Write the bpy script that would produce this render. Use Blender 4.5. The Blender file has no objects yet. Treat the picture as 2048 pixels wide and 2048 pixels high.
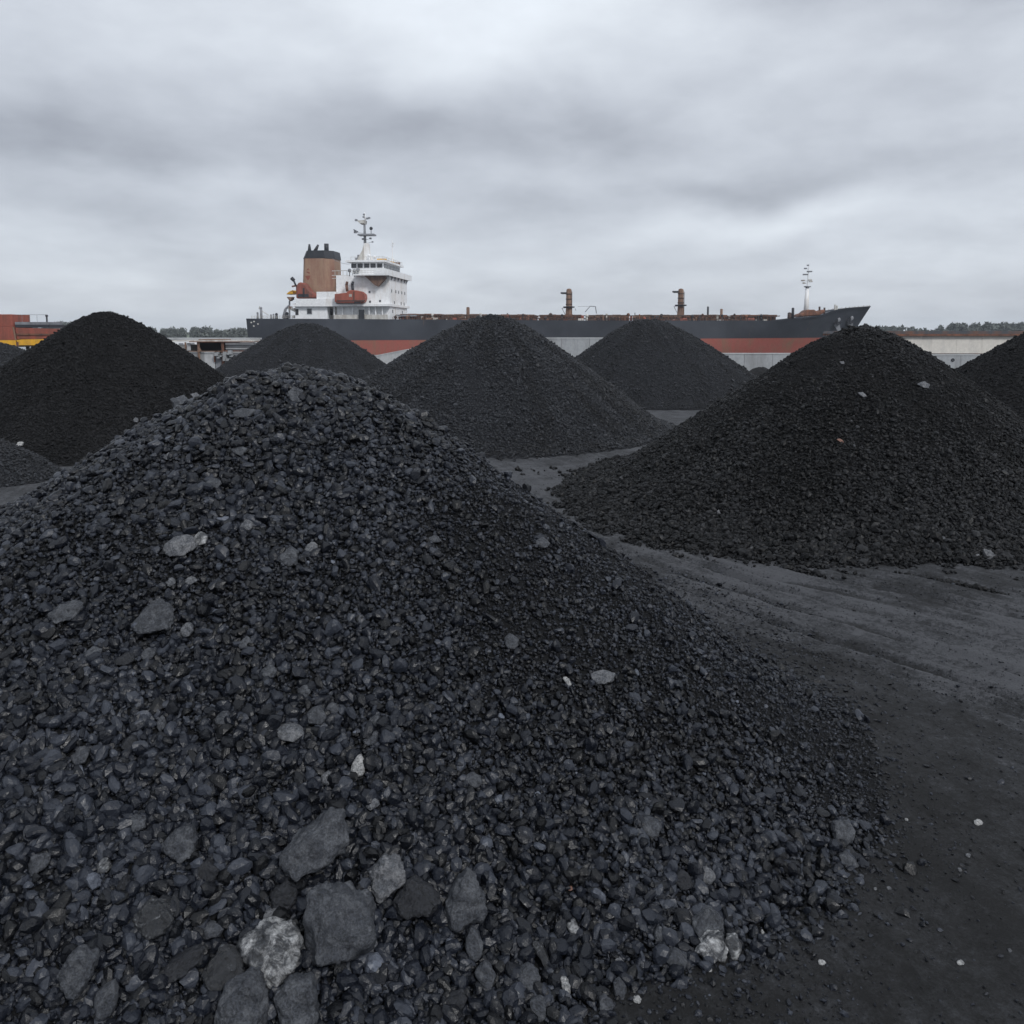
import bpy, bmesh, math, random
import numpy as np
from mathutils import Vector, Matrix, noise as mnoise

S = bpy.context.scene
COL = S.collection
R = math.radians
PI = math.pi

# ---------------------------------------------------------------- camera
CAM_H = 6.0
PITCH = R(5.0)
FPX = 1700.0
CYPX = 662 + FPX * math.tan(PITCH)
cam_d = bpy.data.cameras.new('camera')
cam_d.sensor_width = 36.0
cam_d.sensor_fit = 'HORIZONTAL'
cam_d.lens = 36.0 * FPX / 2048.0
cam_d.shift_y = -(1024 - CYPX) / 2048.0
cam_d.clip_start = 0.1
cam_d.clip_end = 9000.0
cam = bpy.data.objects.new('camera', cam_d)
cam.location = (0, 0, CAM_H)
cam.rotation_euler = (R(90) - PITCH, 0, 0)
COL.objects.link(cam)
S.camera = cam

# ---------------------------------------------------------------- world (overcast)
SUN_EL, SUN_AZ = R(42), R(-35)      # light comes from behind the camera's right shoulder, high
W = bpy.data.worlds.new('World')
S.world = W
W.use_nodes = True
nt = W.node_tree
nt.nodes.clear()


class N:
    """tiny node helper"""
    def __init__(s, tree):
        s.t = tree

    def __call__(s, kind, ins=None, **kw):
        n = s.t.nodes.new(kind)
        for k, v in kw.items():
            setattr(n, k, v)
        for k, v in (ins or {}).items():
            if isinstance(v, bpy.types.NodeSocket):
                s.t.links.new(v, n.inputs[k])
            else:
                n.inputs[k].default_value = v
        return n

    def m(s, op, a, b=None, c=None, clamp=False):
        n = s.t.nodes.new('ShaderNodeMath')
        n.operation = op
        n.use_clamp = clamp
        for i, v in enumerate((a, b, c)):
            if v is None:
                continue
            if isinstance(v, bpy.types.NodeSocket):
                s.t.links.new(v, n.inputs[i])
            else:
                n.inputs[i].default_value = v
        return n.outputs[0]

    def mix(s, f, a, b):
        n = s.t.nodes.new('ShaderNodeMix')
        n.data_type = 'RGBA'
        for i, v in ((0, f), (6, a), (7, b)):
            if isinstance(v, bpy.types.NodeSocket):
                s.t.links.new(v, n.inputs[i])
            else:
                n.inputs[i].default_value = v if i == 0 else (v[0], v[1], v[2], 1)
        return n.outputs[2]

    def ramp(s, f, stops, interp='LINEAR'):
        n = s.t.nodes.new('ShaderNodeValToRGB')
        n.color_ramp.interpolation = interp
        e = n.color_ramp.elements
        while len(e) < len(stops):
            e.new(0.5)
        for el, (p, c) in zip(e, stops):
            el.position = p
            el.color = (c, c, c, 1) if not hasattr(c, '__len__') else (c[0], c[1], c[2], 1)
        s.t.links.new(f, n.inputs[0])
        return n.outputs[0]


w = N(nt)
sky = w('ShaderNodeTexSky', sky_type='NISHITA', sun_disc=False, sun_elevation=SUN_EL, sun_rotation=R(140))
geo = w('ShaderNodeTexCoord')
sep = w('ShaderNodeSeparateXYZ', {0: geo.outputs['Generated']})
X, Y, Z = sep.outputs
zc = w.m('ADD', w.m('MAXIMUM', Z, 0.0), 0.20)
# cloud layer seen in perspective: direction projected on a flat deck overhead
cx = w.m('DIVIDE', X, zc)
cy = w.m('DIVIDE', Y, zc)
vec = w('ShaderNodeCombineXYZ', {0: w.m('MULTIPLY', cx, 1.3), 1: cy, 2: 3.7}).outputs[0]
n1 = w('ShaderNodeTexNoise', {'Vector': vec, 'Scale': 0.9, 'Detail': 5.0, 'Roughness': 0.5, 'Distortion': 0.25}).outputs[0]
vec2 = w('ShaderNodeCombineXYZ', {0: w.m('MULTIPLY', cx, 1.2), 1: w.m('MULTIPLY', cy, 1.2), 2: 9.1}).outputs[0]
n2 = w('ShaderNodeTexNoise', {'Vector': vec2, 'Scale': 2.2, 'Detail': 6.0, 'Roughness': 0.55, 'Distortion': 0.3}).outputs[0]
tot = w.m('MULTIPLY', w.m('SUBTRACT', n1, 0.5), 0.42)
tot = w.m('ADD', tot, w.m('MULTIPLY', w.m('SUBTRACT', n2, 0.5), 0.26))
n3 = w('ShaderNodeTexNoise', {'Vector': w('ShaderNodeMapping', {'Vector': geo.outputs['Generated'], 'Scale': (1.0, 1.0, 2.4)}).outputs[0], 'Scale': 6.5, 'Detail': 8.0, 'Roughness': 0.58, 'Distortion': 0.1}).outputs[0]
tot = w.m('ADD', tot, w.m('MULTIPLY', w.m('SUBTRACT', n3, 0.5), 0.36))
wob = w('ShaderNodeTexNoise', {'Vector': geo.outputs['Generated'], 'Scale': 5.0, 'Detail': 4.0, 'Roughness': 0.5})
wx = w.m('MULTIPLY', w.m('SUBTRACT', w('ShaderNodeSeparateColor', {0: wob.outputs['Color']}).outputs[0], 0.5), 0.16)
wz = w.m('MULTIPLY', w.m('SUBTRACT', w('ShaderNodeSeparateColor', {0: wob.outputs['Color']}).outputs[1], 0.5), 0.10)
# broad banks of cloud: (azimuth x, elevation z, width, height, strength)
BANKS = [(-0.02, 0.37, 0.22, 0.11, 0.34), (-0.42, 0.33, 0.20, 0.08, 0.05), (-0.02, 0.225, 0.28, 0.038, -0.23),
         (0.27, 0.165, 0.22, 0.020, -0.21), (0.30, 0.128, 0.12, 0.018, 0.11), (-0.45, 0.195, 0.26, 0.026, -0.19),
         (-0.48, 0.135, 0.20, 0.016, -0.07), (0.46, 0.26, 0.20, 0.035, 0.06), (0.45, 0.34, 0.25, 0.035, -0.10),
         (0.12, 0.17, 0.07, 0.02, 0.09), (-0.3, 0.165, 0.14, 0.015, 0.07), (0.0, 0.055, 0.6, 0.022, 0.04),
         (-0.5, 0.27, 0.12, 0.03, -0.05), (-0.25, 0.27, 0.15, 0.04, 0.04), (0.5, 0.10, 0.2, 0.015, -0.05)]
for bx, bz, sx, sz, k in BANKS:
    dx = w.m('DIVIDE', w.m('SUBTRACT', w.m('ADD', X, wx), bx), sx)
    dz = w.m('DIVIDE', w.m('SUBTRACT', w.m('ADD', Z, wz), bz), sz)
    g = w.m('ADD', w.m('MULTIPLY', dx, dx), w.m('MULTIPLY', dz, dz))
    g = w.m('MULTIPLY', w.m('EXPONENT', w.m('MULTIPLY', g, -1.0)), k)
    g = w.m('MULTIPLY', g, w.m('GREATER_THAN', Y, 0.0))
    tot = w.m('ADD', tot, g)
br = w.m('ADD', w.m('MULTIPLY', tot, 1.15), 0.93)
br = w.m('ADD', br, w.m('MULTIPLY', w.m('MAXIMUM', w.m('SUBTRACT', Z, 0.4), 0.0), 0.45))
br = w.m('MINIMUM', w.m('MAXIMUM', br, 0.35), 1.6)
# dense cloud is a little violet grey, thin cloud nearly white
ccol = w.ramp(w.m('MULTIPLY', br, 0.6), [(0.35, (0.895, 0.955, 1.085)), (0.72, (0.925, 0.985, 1.06))])
vm = w('ShaderNodeVectorMath', {0: ccol, 'Scale': w.m('MULTIPLY', br, 5.5)}, operation='SCALE').outputs[0]
skymix = w.mix(0.95, sky.outputs[0], vm)
bg = w('ShaderNodeBackground', {'Color': skymix, 'Strength': 0.1})
wo = w('ShaderNodeOutputWorld', {'Surface': bg.outputs[0]})

sun_d = bpy.data.lights.new('sun', 'SUN')
sun_d.energy = 1.5
sun_d.angle = R(11)
sun_d.color = (1.0, 0.985, 0.965)
sun = bpy.data.objects.new('sun', sun_d)
sun.rotation_euler = Vector((-math.sin(-SUN_AZ) * math.cos(SUN_EL), math.cos(SUN_AZ) * math.cos(SUN_EL), -math.sin(SUN_EL))).to_track_quat('-Z', 'Y').to_euler()
sun.location = (0, 0, 60)
COL.objects.link(sun)

S.view_settings.view_transform = 'Standard'
S.view_settings.look = 'None'
S.view_settings.exposure = 0.4
S.view_settings.gamma = 1.0
S.cycles.max_bounces = 5
S.cycles.diffuse_bounces = 2
S.cycles.glossy_bounces = 2
S.cycles.volume_bounces = 1
S.cycles.use_denoising = True
S.cycles.sample_clamp_indirect = 2.0

# ---------------------------------------------------------------- projection helpers
CP, SP = math.cos(PITCH), math.sin(PITCH)


def ray(px, py):
    u = (px - 1024) / FPX
    v = (CYPX - py) / FPX
    return np.array([u, CP + v * SP, -SP + v * CP])


def at(px, py, Yd):
    d = ray(px, py)
    t = Yd / d[1]
    return d[0] * t, Yd, CAM_H + d[2] * t


def project(x, y, z):
    zc_ = y * CP - (z - CAM_H) * SP
    yc_ = y * SP + (z - CAM_H) * CP
    return 1024 + FPX * x / zc_, CYPX - FPX * yc_ / zc_


# ---------------------------------------------------------------- numpy value noise
_rs = np.random.RandomState(7)
_T = _rs.rand(256, 256)


def vnoise(x, y):
    xi = np.floor(x).astype(int)
    yi = np.floor(y).astype(int)
    fx = x - xi
    fy = y - yi
    fx = fx * fx * (3 - 2 * fx)
    fy = fy * fy * (3 - 2 * fy)
    a = _T[xi & 255, yi & 255]
    b = _T[(xi + 1) & 255, yi & 255]
    c = _T[xi & 255, (yi + 1) & 255]
    d = _T[(xi + 1) & 255, (yi + 1) & 255]
    return (a * (1 - fx) + b * fx) * (1 - fy) + (c * (1 - fx) + d * fx) * fy


def fbm(x, y, o=4):
    s = 0
    a = 0.5
    for i in range(o):
        s = s + a * (vnoise(x * 2 ** i + 17.3 * i, y * 2 ** i - 9.1 * i) - 0.5)
        a *= 0.5
    return s


# ---------------------------------------------------------------- object helpers
def tag(o, label=None, cat=None, group=None, kind=None):
    if label: o['label'] = label
    if cat: o['category'] = cat
    if group: o['group'] = group
    if kind: o['kind'] = kind
    return o


def link(name, me, mat=None, parent=None, loc=None):
    if mat is not None and not me.materials:
        me.materials.append(mat)
    o = bpy.data.objects.new(name, me)
    COL.objects.link(o)
    if parent is not None:
        o.parent = parent
    if loc is not None:
        o.location = loc
    return o


def empty(name, loc=(0, 0, 0), rz=0.0):
    o = bpy.data.objects.new(name, None)
    o.location = loc
    o.rotation_euler = (0, 0, rz)
    COL.objects.link(o)
    return o


class MB:
    """collects simple shapes into one mesh"""
    def __init__(s):
        s.v = []
        s.f = []

    def add(s, vs, fs):
        b = len(s.v)
        s.v += [tuple(v) for v in vs]
        s.f += [tuple(i + b for i in f) for f in fs]
        return s

    def box(s, a, b):
        x0, y0, z0 = a
        x1, y1, z1 = b
        return s.add([(x0, y0, z0), (x1, y0, z0), (x1, y1, z0), (x0, y1, z0), (x0, y0, z1), (x1, y0, z1), (x1, y1, z1), (x0, y1, z1)],
                     [(0, 3, 2, 1), (4, 5, 6, 7), (0, 1, 5, 4), (1, 2, 6, 5), (2, 3, 7, 6), (3, 0, 4, 7)])

    def prism(s, poly, y0, y1):
        """polygon in x,z extruded along y"""
        n = len(poly)
        vs = [(x, y0, z) for x, z in poly] + [(x, y1, z) for x, z in poly]
        fs = [tuple(range(n)), tuple(range(2 * n - 1, n - 1, -1))] + [(i, i + n, (i + 1) % n + n, (i + 1) % n) for i in range(n)]
        return s.add(vs, fs)

    def tube(s, a, b, r0, r1=None, n=10, cap=True):
        r1 = r0 if r1 is None else r1
        a = Vector(a); b = Vector(b)
        d = (b - a)
        q = d.to_track_quat('Z', 'Y')
        vs = []
        for p, r in ((a, r0), (b, r1)):
            for i in range(n):
                t = 2 * PI * i / n
                vs.append(p + q @ Vector((r * math.cos(t), r * math.sin(t), 0)))
        fs = [(i, (i + 1) % n, (i + 1) % n + n, i + n) for i in range(n)]
        if cap:
            fs += [tuple(range(n - 1, -1, -1)), tuple(range(n, 2 * n))]
        return s.add(vs, fs)

    def lathe(s, c, prof, n=14):
        """profile [(r,z)] around z at c"""
        vs = []
        for r, z in prof:
            for i in range(n):
                t = 2 * PI * i / n
                vs.append((c[0] + r * math.cos(t), c[1] + r * math.sin(t), c[2] + z))
        fs = []
        for k in range(len(prof) - 1):
            for i in range(n):
                fs.append((k * n + i, k * n + (i + 1) % n, (k + 1) * n + (i + 1) % n, (k + 1) * n + i))
        fs += [tuple(range(n - 1, -1, -1)), tuple(range((len(prof) - 1) * n, len(prof) * n))]
        return s.add(vs, fs)

    def ball(s, c, r, sx=1, sy=1, sz=1, n=10):
        prof = [(max(1e-3, math.sin(PI * k / 7)), -math.cos(PI * k / 7)) for k in range(8)]
        m = MB().lathe((0, 0, 0), prof, n)
        return s.add([(c[0] + x * r * sx, c[1] + y * r * sy, c[2] + z * r * sz) for x, y, z in m.v], m.f)

    def mesh(s, name):
        me = bpy.data.meshes.new(name)
        me.from_pydata(s.v, [], s.f)
        me.validate()
        bm = bmesh.new()
        bm.from_mesh(me)
        bmesh.ops.recalc_face_normals(bm, faces=bm.faces)
        bm.to_mesh(me)
        bm.free()
        return me

    def build(s, name, mat, parent=None, smooth=False, bevel=0.0):
        me = s.mesh(name)
        if smooth:
            for p in me.polygons: p.use_smooth = True
        o = link(name, me, mat, parent)
        if bevel:
            b = o.modifiers.new('bevel', 'BEVEL')
            b.width = bevel
            b.segments = 1
            b.limit_method = 'ANGLE'
        return o


# ---------------------------------------------------------------- materials
def newmat(name):
    m = bpy.data.materials.new(name)
    m.use_nodes = True
    m.node_tree.nodes.clear()
    n = N(m.node_tree)
    out = n('ShaderNodeOutputMaterial')
    p = n('ShaderNodeBsdfPrincipled')
    m.node_tree.links.new(p.outputs[0], out.inputs[0])
    return m, n, p


def lk(n, a, b):
    n.t.links.new(a, b)


def bump(n, p, h, strength, dist):
    b = n('ShaderNodeBump', {'Height': h, 'Strength': strength, 'Distance': dist})
    lk(n, b.outputs[0], p.inputs['Normal'])


def noise_(n, scale, detail=4.0, rough=0.55, vec=None, dist=0.0):
    ins = {'Scale': scale, 'Detail': detail, 'Roughness': rough, 'Distortion': dist}
    if vec is not None: ins['Vector'] = vec
    return n('ShaderNodeTexNoise', ins).outputs[0]


def objc(n):
    return n('ShaderNodeTexCoord').outputs['Object']


def m_coal(name, dark, mid, light, rough=0.5, spec=0.5):
    """broken coal lumps; each lump has its own tone"""
    m, n, p = newmat(name)
    a = n('ShaderNodeAttribute', attribute_name='tone', attribute_type='INSTANCER').outputs['Fac']
    oc = objc(n)
    v = n('ShaderNodeVectorMath', {0: oc, 1: n('ShaderNodeCombineXYZ', {0: n.m('MULTIPLY', a, 57.0), 1: 0.0, 2: 0.0}).outputs[0]}, operation='ADD').outputs[0]
    nn = noise_(n, 3.0, 5, 0.65, v)
    f = n.m('ADD', n.m('MULTIPLY', a, 0.85), n.m('MULTIPLY', n.m('SUBTRACT', nn, 0.5), 0.45))
    c = n.ramp(f, [(0.0, dark), (0.45, mid), (0.72, tuple(0.78 * x + 0.22 * y for x, y in zip(mid, light))), (0.88, tuple(0.6 * x + 0.4 * y for x, y in zip(mid, light))), (1.0, light)])
    lk(n, c, p.inputs['Base Color'])
    lk(n, n.ramp(noise_(n, 6.0, 3, 0.6, v), [(0.35, rough - 0.16), (0.65, rough + 0.2)]), p.inputs['Roughness'])
    p.inputs['Specular IOR Level'].default_value = spec
    bump(n, p, noise_(n, 3.5, 4, 0.6, v), 0.6, 0.009)
    return m


def m_pile(name, col, scale=14.0):
    m, n, p = newmat(name)
    oc = objc(n)
    vo = n('ShaderNodeTexVoronoi', {'Vector': oc, 'Scale': scale, 'Randomness': 1.0})
    sc = n('ShaderNodeSeparateColor', {0: vo.outputs['Color']}).outputs[0]
    nn = noise_(n, 0.8, 4, 0.6, oc)
    f = n.m('ADD', n.m('MULTIPLY', sc, 0.6), n.m('MULTIPLY', nn, 0.5))
    c = n.ramp(f, [(0.15, tuple(x * 0.5 for x in col)), (0.6, col), (1.0, tuple(x * 1.7 for x in col))])
    lk(n, c, p.inputs['Base Color'])
    p.inputs['Roughness'].default_value = 0.85
    p.inputs['Specular IOR Level'].default_value = 0.25
    h = n.m('ADD', n.m('MULTIPLY', vo.outputs['Distance'], -1.0), n.m('MULTIPLY', noise_(n, scale * 2, 4, 0.6, oc), 0.4))
    bump(n, p, h, 0.8, 0.02)
    return m


def m_rock(name, base, pale, amount, rough=0.6, scale=9.0, glint=0.0, contrast=0.08, spec=0.4):
    """single stones: a base tone veined or crusted with a paler mineral"""
    m, n, p = newmat(name)
    oc = objc(n)
    oi = n('ShaderNodeObjectInfo').outputs['Random']
    v = n('ShaderNodeVectorMath', {0: oc, 1: n('ShaderNodeCombineXYZ', {0: n.m('MULTIPLY', oi, 31.0), 1: 0.0, 2: 0.0}).outputs[0]}, operation='ADD').outputs[0]
    a = noise_(n, scale, 8, 0.72, v, 0.6)
    f = n.ramp(a, [(0.5 + (0.5 - amount) * 0.5 - contrast, 0.0), (0.5 + (0.5 - amount) * 0.5 + contrast, 1.0)])
    fine = noise_(n, scale * 6, 5, 0.75, v)
    bcol = n.ramp(fine, [(0.40, tuple(x * 0.4 for x in base)), (0.64, tuple(x * 1.6 for x in base))])
    pcol = n.ramp(fine, [(0.32, tuple(x * 0.35 for x in pale)), (0.62, pale)])
    lk(n, n.mix(f, bcol, pcol), p.inputs['Base Color'])
    p.inputs['Roughness'].default_value = rough
    p.inputs['Specular IOR Level'].default_value = spec
    h = n.m('ADD', noise_(n, scale * 1.5, 8, 0.7, v), n.m('MULTIPLY', fine, 0.5))
    bump(n, p, h, 0.9, 0.022)
    return m


def m_flat(name, col, rough=0.6, dirt=None, amount=0.35, scale=0.6, metallic=0.0, spec=0.4, streak=True):
    """painted or rusty surface; dirt runs down in streaks"""
    m, n, p = newmat(name)
    oc = objc(n)
    if dirt is None:
        dirt = tuple(x * 0.6 for x in col)
    mp = n('ShaderNodeMapping', {'Vector': oc, 'Scale': (1.0, 1.0, 0.22 if streak else 1.0)}).outputs[0]
    a = noise_(n, scale, 8, 0.7, mp)
    f = n.ramp(a, [(0.62 - amount * 0.4, 0.0), (0.80 - amount * 0.25, 1.0)])
    a2 = noise_(n, scale * 5, 5, 0.7, oc)
    b = n.ramp(a2, [(0.3, tuple(x * 0.86 for x in col)), (0.7, tuple(min(1, x * 1.1) for x in col))])
    lk(n, n.mix(f, b, dirt), p.inputs['Base Color'])
    p.inputs['Roughness'].default_value = rough
    p.inputs['Metallic'].default_value = metallic
    p.inputs['Specular IOR Level'].default_value = spec
    return m


M_COAL = m_coal('coal', (0.0018, 0.0021, 0.003), (0.0068, 0.0088, 0.0146), (0.11, 0.123, 0.153), 0.38, 0.33)
M_COAL_DARK = m_coal('dark coal', (0.0015, 0.0016, 0.0020), (0.0045, 0.0048, 0.0056), (0.06, 0.062, 0.068), 0.5, 0.2)
M_COAL_MID = m_coal('dusty coal', (0.0045, 0.005, 0.0066), (0.0135, 0.0155, 0.0200), (0.055, 0.059, 0.069), 0.6, 0.4)
M_COAL_BROWN = m_coal('brownish coal', (0.003, 0.003, 0.0036), (0.0078, 0.008, 0.0088), (0.03, 0.03, 0.032), 0.65, 0.16)
M_PILE = m_pile('coal bed', (0.003, 0.0034, 0.0045))  # bed coloured near black to deepen the shade in gaps between lumps
M_PILE_DARK = m_pile('dark coal bed', (0.003, 0.0031, 0.0037))
M_PILE_MID = m_pile('dusty coal bed', (0.010, 0.011, 0.014), 9.0)
M_PILE_BROWN = m_pile('brownish coal bed', (0.006, 0.006, 0.0067), 9.0)
M_PILE_FAR = m_pile('fine far coal bed', (0.012, 0.013, 0.016), 9.0)
M_SLAB = m_rock('grey shale', (0.036, 0.040, 0.049), (0.105, 0.112, 0.126), 0.42, 0.45)
M_SLAB_DARK = m_rock('dark shale', (0.014, 0.0155, 0.020), (0.045, 0.048, 0.056), 0.22, 0.4)
M_PALE = m_rock('pale grey stone', (0.07, 0.075, 0.086), (0.20, 0.205, 0.218), 0.46, 0.55)
M_CRUST = m_rock('crusted stone', (0.035, 0.038, 0.044), (0.52, 0.53, 0.54), 0.38, 0.4, 7.0, contrast=0.1, spec=0.6)
M_GLINT = m_rock('glinting coal', (0.012, 0.014, 0.018), (0.34, 0.36, 0.39), 0.22, 0.3, 10.0, contrast=0.05, spec=0.7)  # glitter is put into the colour as pale flecks
M_WHITE = m_rock('white stone', (0.20, 0.205, 0.21), (0.48, 0.48, 0.48), 0.5, 0.6)
M_BRICK = m_rock('reddish brown stone', (0.17, 0.09, 0.07), (0.25, 0.15, 0.12), 0.4, 0.7)

# ---------------------------------------------------------------- pile shapes
#        cx, cy, h, slope, apex roundness, toe softness, 3 harmonics (cos,sin)
PILES = {
    'near': (-3.64, 14.52, 5.37, 0.7259, 1.016, 0.2205, 0.08878, 0.03652, 0.03289, 0.03718, -0.08651, 0.08998),
    'right': (13.6, 32.92, 6.112, 0.7565, 1.28, 0.4949, 0.1036, 0.04014, 0.01499, -0.04016, -0.0293, 0.02784),
    'centre': (-1.309, 53.32, 6.973, 0.7053, 1.682, 0.3495, 0.06039, 0.01141, 0.03293, 0.01137, 0.0003852, -0.02747),
    'left': (-23.55, 49.5, 7.103, 0.7447, 1.231, 0.3689, -0.02292, 0.02963, 0.004239, 0.04939, 0.02318, -0.01517),
    'back_a': (-19.25, 80, 6.779, 0.7101, 1.702, 0.2703, 0.01283, 0.01296, 0.006864, 0.006377, 0.006552, 0.006499),
    'back_b': (12.37, 78.03, 7.071, 0.7294, 2.228, 0.4224, -0.03518, 0.02474, 0.06694, 0.01633, 0.001922, 0.018),
    'far_right': (33.99, 50.5, 6.981, 0.7094, 1.8, 0.3163, -0.007672, 0.007325, -0.0008632, 0.003, 0.007504, 0.002847),
    'small': (-22.54, 35.36, 1.58, 0.7455, 1.972, 0.1996, 0.09899, -0.02072, 0.06634, 0.1571, -0.05516, 0.06963),
    'far_left': (-45.5, 74.0, 5.2, 0.62, 1.3, 0.3, 0.0, 0.0, 0.0, 0.0, 0.0, 0.0),
    'tiny': (30.4, 104.0, 1.7, 0.7, 0.7, 0.2, 0.0, 0.0, 0.0, 0.0, 0.0, 0.0),
}
ROUGH = {'near': (0.15, 0.9), 'right': (0.17, 0.6), 'centre': (0.14, 0.5), 'left': (0.12, 0.5), 'small': (0.10, 0.8)}


def pile_h(key, x, y):
    p = PILES[key]
    dx = x - p[0]
    dy = y - p[1]
    r = np.hypot(dx, dy)
    t = np.arctan2(dy, dx)
    ss = p[3] * (1 + sum(p[6 + 2 * i] * np.cos((i + 1) * t) + p[7 + 2 * i] * np.sin((i + 1) * t) for i in range(3)))
    z = p[2] + p[4] - np.sqrt((ss * r) ** 2 + p[4] ** 2)
    z = p[5] * np.logaddexp(0, z / p[5]) - (0.04 if key == 'right' else 0.06)
    amp, fr = ROUGH.get(key, (0.12, 0.4))
    # lumps, slides and gullies that run downhill
    g = fbm(x * fr + 3.1, y * fr + 8.8, 4) * amp * 1.6
    gul = fbm(t * 7.0 + 40, r * 0.18 + 5, 3) * amp * 1.3 * np.clip(r / 3.0, 0, 1)
    crest = fbm(x * 2.3, y * 2.3, 3) * 0.35 * np.exp(-(r / 1.8) ** 2)
    k = np.clip((z + 0.05) / 0.8, 0, 1)
    return z + (g + gul + crest) * k


# ---------------------------------------------------------------- ground
PATH = np.array([(-9, 60), (-4.5, 46), (-1.2, 37), (0.6, 31), (2.6, 25.5), (5.4, 20.8), (8.4, 17.4), (11.5, 13.4), (13.0, 10), (13.5, 5), (13.5, 0)], float)


def path_coords(x, y):
    """distance across and along the wheel tracks"""
    best = np.full(x.shape, 1e9)
    al = np.zeros(x.shape)
    sg = np.zeros(x.shape)
    acc = 0.0
    for (ax, ay), (bx, by) in zip(PATH[:-1], PATH[1:]):
        dx, dy = bx - ax, by - ay
        L = math.hypot(dx, dy)
        t = np.clip(((x - ax) * dx + (y - ay) * dy) / (L * L), 0, 1)
        qx, qy = ax + t * dx, ay + t * dy
        d = np.hypot(x - qx, y - qy)
        s = np.sign((x - ax) * dy - (y - ay) * dx)
        m = d < best
        best = np.where(m, d, best)
        al = np.where(m, acc + t * L, al)
        sg = np.where(m, s, sg)
        acc += L
    return best * np.where(sg == 0, 1, sg), al


def tr_all(tr, x, y):
    return tr * (0.4 + 1.2 * np.clip(0.5 + 2 * fbm(x * .5 + 9, y * .5, 2), 0, 1))


def g_h(x, y):
    d, a = path_coords(x, y)
    near = np.clip(1 - (np.hypot(x - 5, y - 20) - 45) / 30, 0, 1)
    z = fbm(x * 0.35, y * 0.35, 4) * 0.12 + fbm(x * 2.2, y * 2.2, 4) * 0.08 + np.maximum(fbm(x * 5.1 + 7, y * 5.1, 2), 0) * 0.06
    wv = fbm(a * 0.16 + 50, a * 0 + 3, 2) * 0.9
    tr = 0
    for off, dep in ((-3.1, .07), (-2.3, .04), (-1.5, .10), (-0.7, .04), (0.2, .07), (1.2, .05), (1.9, .08), (2.9, .04)):
        w_ = fbm(a * 0.10 + off * 9, a * 0 + off, 3) * 2.4 + wv
        dd = d - off - w_
        dep = dep * 1.15
        tr = tr - dep * np.exp(-(dd / 0.12) ** 2) + dep * 0.7 * (np.exp(-((dd - 0.28) / 0.12) ** 2) + np.exp(-((dd + 0.28) / 0.12) ** 2))
    tr = tr * (1 - 0.75 * np.clip((y - 22) / 4, 0, 1))
    z = z + tr_all(tr, x, y)
    for k in ('near', 'right'):
        z = z - tr_all(tr, x, y) * (1 - np.clip(((0.0 if k == 'right' else -0.035) - pile_h(k, x, y)) / 0.02, 0, 1)) * 0.9
    return z * near


def axis(dense0, dense1, step, lo, hi, grow=1.22):
    a = list(np.arange(dense0, dense1 + 1e-6, step))
    s = step
    while a[-1] < hi:
        s *= grow
        a.append(min(hi, a[-1] + s))
    s = step
    b = []
    c = dense0
    while c > lo:
        s *= grow
        c = max(lo, c - s)
        b.append(c)
    return np.array(b[::-1] + a)


QUAY = 214.0
gx = axis(-3.0, 19.0, 0.075, -2500, 2500)
gy = axis(5.0, 42.0, 0.11, -400, 208, 1.15)
gy = np.concatenate([gy, [QUAY, QUAY + 0.05, 330.0, 556.0, 560.0, 640.0, 1200.0, 3000.0]])
GX, GY = np.meshgrid(gx, gy)
GZ = g_h(GX, GY)
GZ[GY > QUAY + 0.01] = -4.0
GZ[GY >= 559] = 0.9
GZ[GY >= 1200] = 1.4
ny, nx = GX.shape
me = bpy.data.meshes.new('ground')
vs = np.stack([GX, GY, GZ], -1).reshape(-1, 3)
ii = np.arange(ny * nx).reshape(ny, nx)
quads = np.stack([ii[:-1, :-1], ii[:-1, 1:], ii[1:, 1:], ii[1:, :-1]], -1).reshape(-1, 4)
me.vertices.add(len(vs)); me.vertices.foreach_set('co', vs.ravel())
me.loops.add(quads.size); me.loops.foreach_set('vertex_index', quads.ravel())
me.polygons.add(len(quads)); me.polygons.foreach_set('loop_start', np.arange(0, quads.size, 4))
me.polygons.foreach_set('use_smooth', np.ones(len(quads), bool))
me.update(); me.validate()
pd, pa = path_coords(GX, GY)
dust = 0.26 + 0.56 * np.exp(-(np.abs(pd) / 4.2) ** 3)
dust = np.where(GY > 24, np.maximum(dust, 0.72), dust)
# spilled fines darken the strip along the near pile's toe and a patch beside the right pile
hn = PILES['near']
dn = np.hypot(GX - hn[0], GY - hn[1])
dust = dust + 0.16 * np.clip((dn - 9.8) / 2.0, 0, 1)
dust = dust - 0.40 * np.exp(-(((GX - 10.2) / 3.0) ** 2 + ((GY - 19.3) / 1.1) ** 2))
dust = dust + 0.9 * fbm(GX * 0.33 + 4, GY * 0.33, 4)


def rut_dist(d, a):
    wv = fbm(a * 0.16 + 50, a * 0 + 3, 2) * 0.9
    best = np.full(d.shape, 9.0)
    for off in (-3.1, -2.3, -1.5, -0.7, 0.2, 1.2, 1.9, 2.9):
        best = np.minimum(best, np.abs(d - off - fbm(a * 0.10 + off * 9, a * 0 + off, 3) * 2.4 - wv))
    return best


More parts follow.
